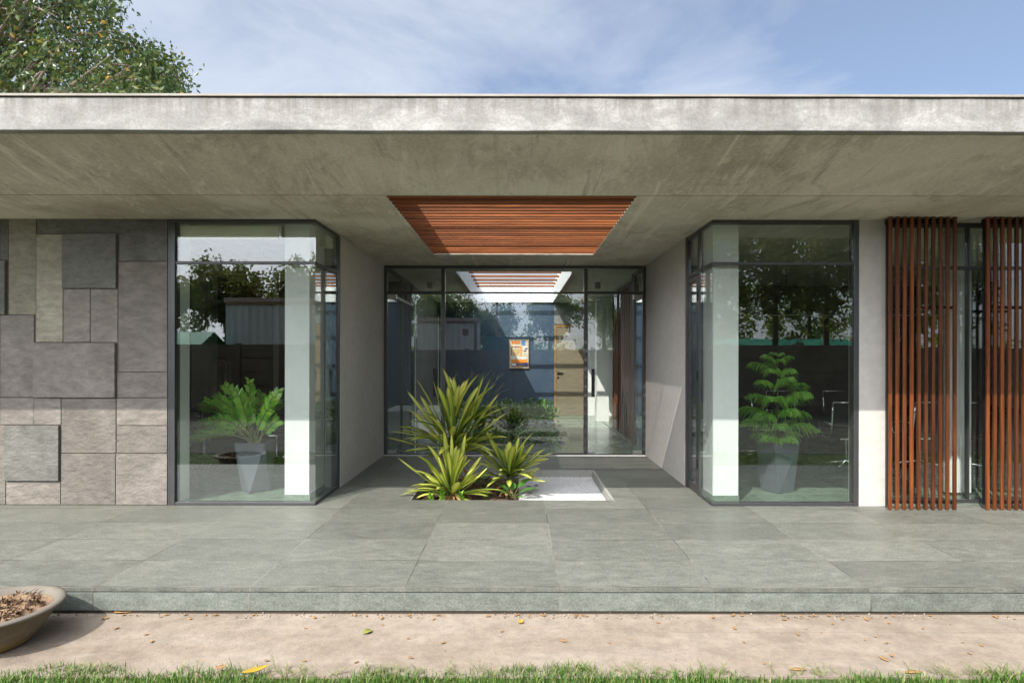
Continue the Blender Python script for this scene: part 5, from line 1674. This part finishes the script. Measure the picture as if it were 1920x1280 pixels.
TG = 'trees beyond the compound wall'
specs = [
    # x, y, trunk h, crown z, (rx, ry, rz), clumps, per, leaf, mat, label
    (-15.5, -13, 2.0, 3.6, (2.2, 2.0, 1.5), 90, 46, 0.20, 'treeleaf', 'low bushy green tree at the far left beyond the wall'),
    (-12.6, -13.5, 2.2, 4.0, (2.2, 2.0, 1.9), 100, 46, 0.20, 'dryleaf', 'bronze topped tree behind the green tarpaulin shelter'),
    (-9.8, -15, 2.2, 4.2, (2.2, 2.0, 2.0), 100, 46, 0.20, 'dryleaf', 'bronze topped tree rising behind the pink roofed container'),
    (-7.0, -16.5, 2.2, 4.2, (2.2, 2.0, 1.7), 90, 46, 0.20, 'treeleaf', 'green tree behind the gap between the containers'),
    (-4.4, -17, 2.2, 4.2, (2.1, 2.0, 1.6), 90, 46, 0.20, 'treeleaf', 'green feathery tree behind the rust streaked container'),
    (-1.7, -19, 2.0, 3.6, (1.9, 2.0, 1.3), 70, 46, 0.20, 'treeleaf', 'low green tree behind the utility pole'),
    (1.6, -8.6, 1.8, 3.7, (1.5, 1.5, 1.7), 95, 50, 0.16, 'treeleaf', 'dense dark tree just right of the teal screen'),
    (4.0, -8.0, 2.2, 4.7, (1.6, 1.6, 2.2), 100, 50, 0.16, 'treeleaf', 'tall dark tree mirrored near the oak door'),
    (6.4, -7.2, 2.2, 4.6, (1.6, 1.6, 2.3), 100, 50, 0.16, 'dryleaf', 'first dark roadside tree in front of the wide tarpaulin shelter'),
    (8.4, -7.0, 2.2, 4.7, (1.6, 1.6, 2.4), 105, 50, 0.16, 'dryleaf', 'dark bronze tree over the middle of the wide tarpaulin shelter'),
    (10.4, -7.4, 2.2, 4.8, (1.7, 1.6, 2.4), 105, 50, 0.16, 'dryleaf', 'dark bronze tree over the right end of the wide tarpaulin shelter'),
    (12.6, -7.2, 2.2, 4.6, (1.7, 1.6, 2.4), 95, 50, 0.16, 'treeleaf', 'dark green tree just past the wide tarpaulin shelter'),
    (5.2, -11.5, 2.2, 3.3, (2.0, 1.6, 2.2), 60, 50, 0.2, 'treeleaf', 'green tree behind the dark roadside trees, left of the wide shelter'),
    (8.6, -12.5, 2.2, 3.3, (2.2, 1.6, 2.2), 60, 50, 0.2, 'treeleaf', 'green tree standing behind the wide tarpaulin shelter'),
    (12.2, -12.5, 2.2, 3.3, (2.2, 1.6, 2.2), 60, 50, 0.2, 'treeleaf', 'green tree behind the right end of the dark roadside row'),
    (15.0, -7.8, 2.2, 4.6, (1.8, 1.6, 2.4), 90, 50, 0.16, 'treeleaf', 'dark green tree at the far right of the row beyond the wall'),
]
for i, (x, y, ht, cz, cr_, nc, per, leaf, mat, lab) in enumerate(specs):
    if x > 1: nc = int(nc * 0.95); cz -= 0.1; ht = cz + 0.8; cr_ = (cr_[0] * 1.05, cr_[1], cr_[2] * 1.18); per = 60; leaf = 0.17
    else: nc = int(nc * 1.7); ht = cz - 0.3; cr_ = (cr_[0] * 1.15, cr_[1], cr_[2] * 1.1)
    tree('tree', (x, y, GZ), ht, (x, y, cz), cr_, nc, per, leaf, lab, mat, 'bark_dark', TG, 200 + i * 7, 0.09, 0.36, 0.15, nbr=9)

# far belt of trees that closes the horizon behind the building and behind the camera
r2 = np.random.default_rng(301)
C = []
for i in range(900):
    a = r2.uniform(0, 2 * math.pi); rr_ = r2.uniform(48, 60)
    C.append((rr_ * math.cos(a), 5 + rr_ * math.sin(a), abs(r2.normal(0, 1.5)) + 0.3))
V, F = np_two(*leaf_cloud(np.array(C), np.full(len(C), 1.6), 34, 0.55, 302, 0.3))
o = np_mesh('far_trees', V, F, M['treeleaf'])
tag(o, 'distant belt of trees closing the horizon', 'trees', kind='stuff')
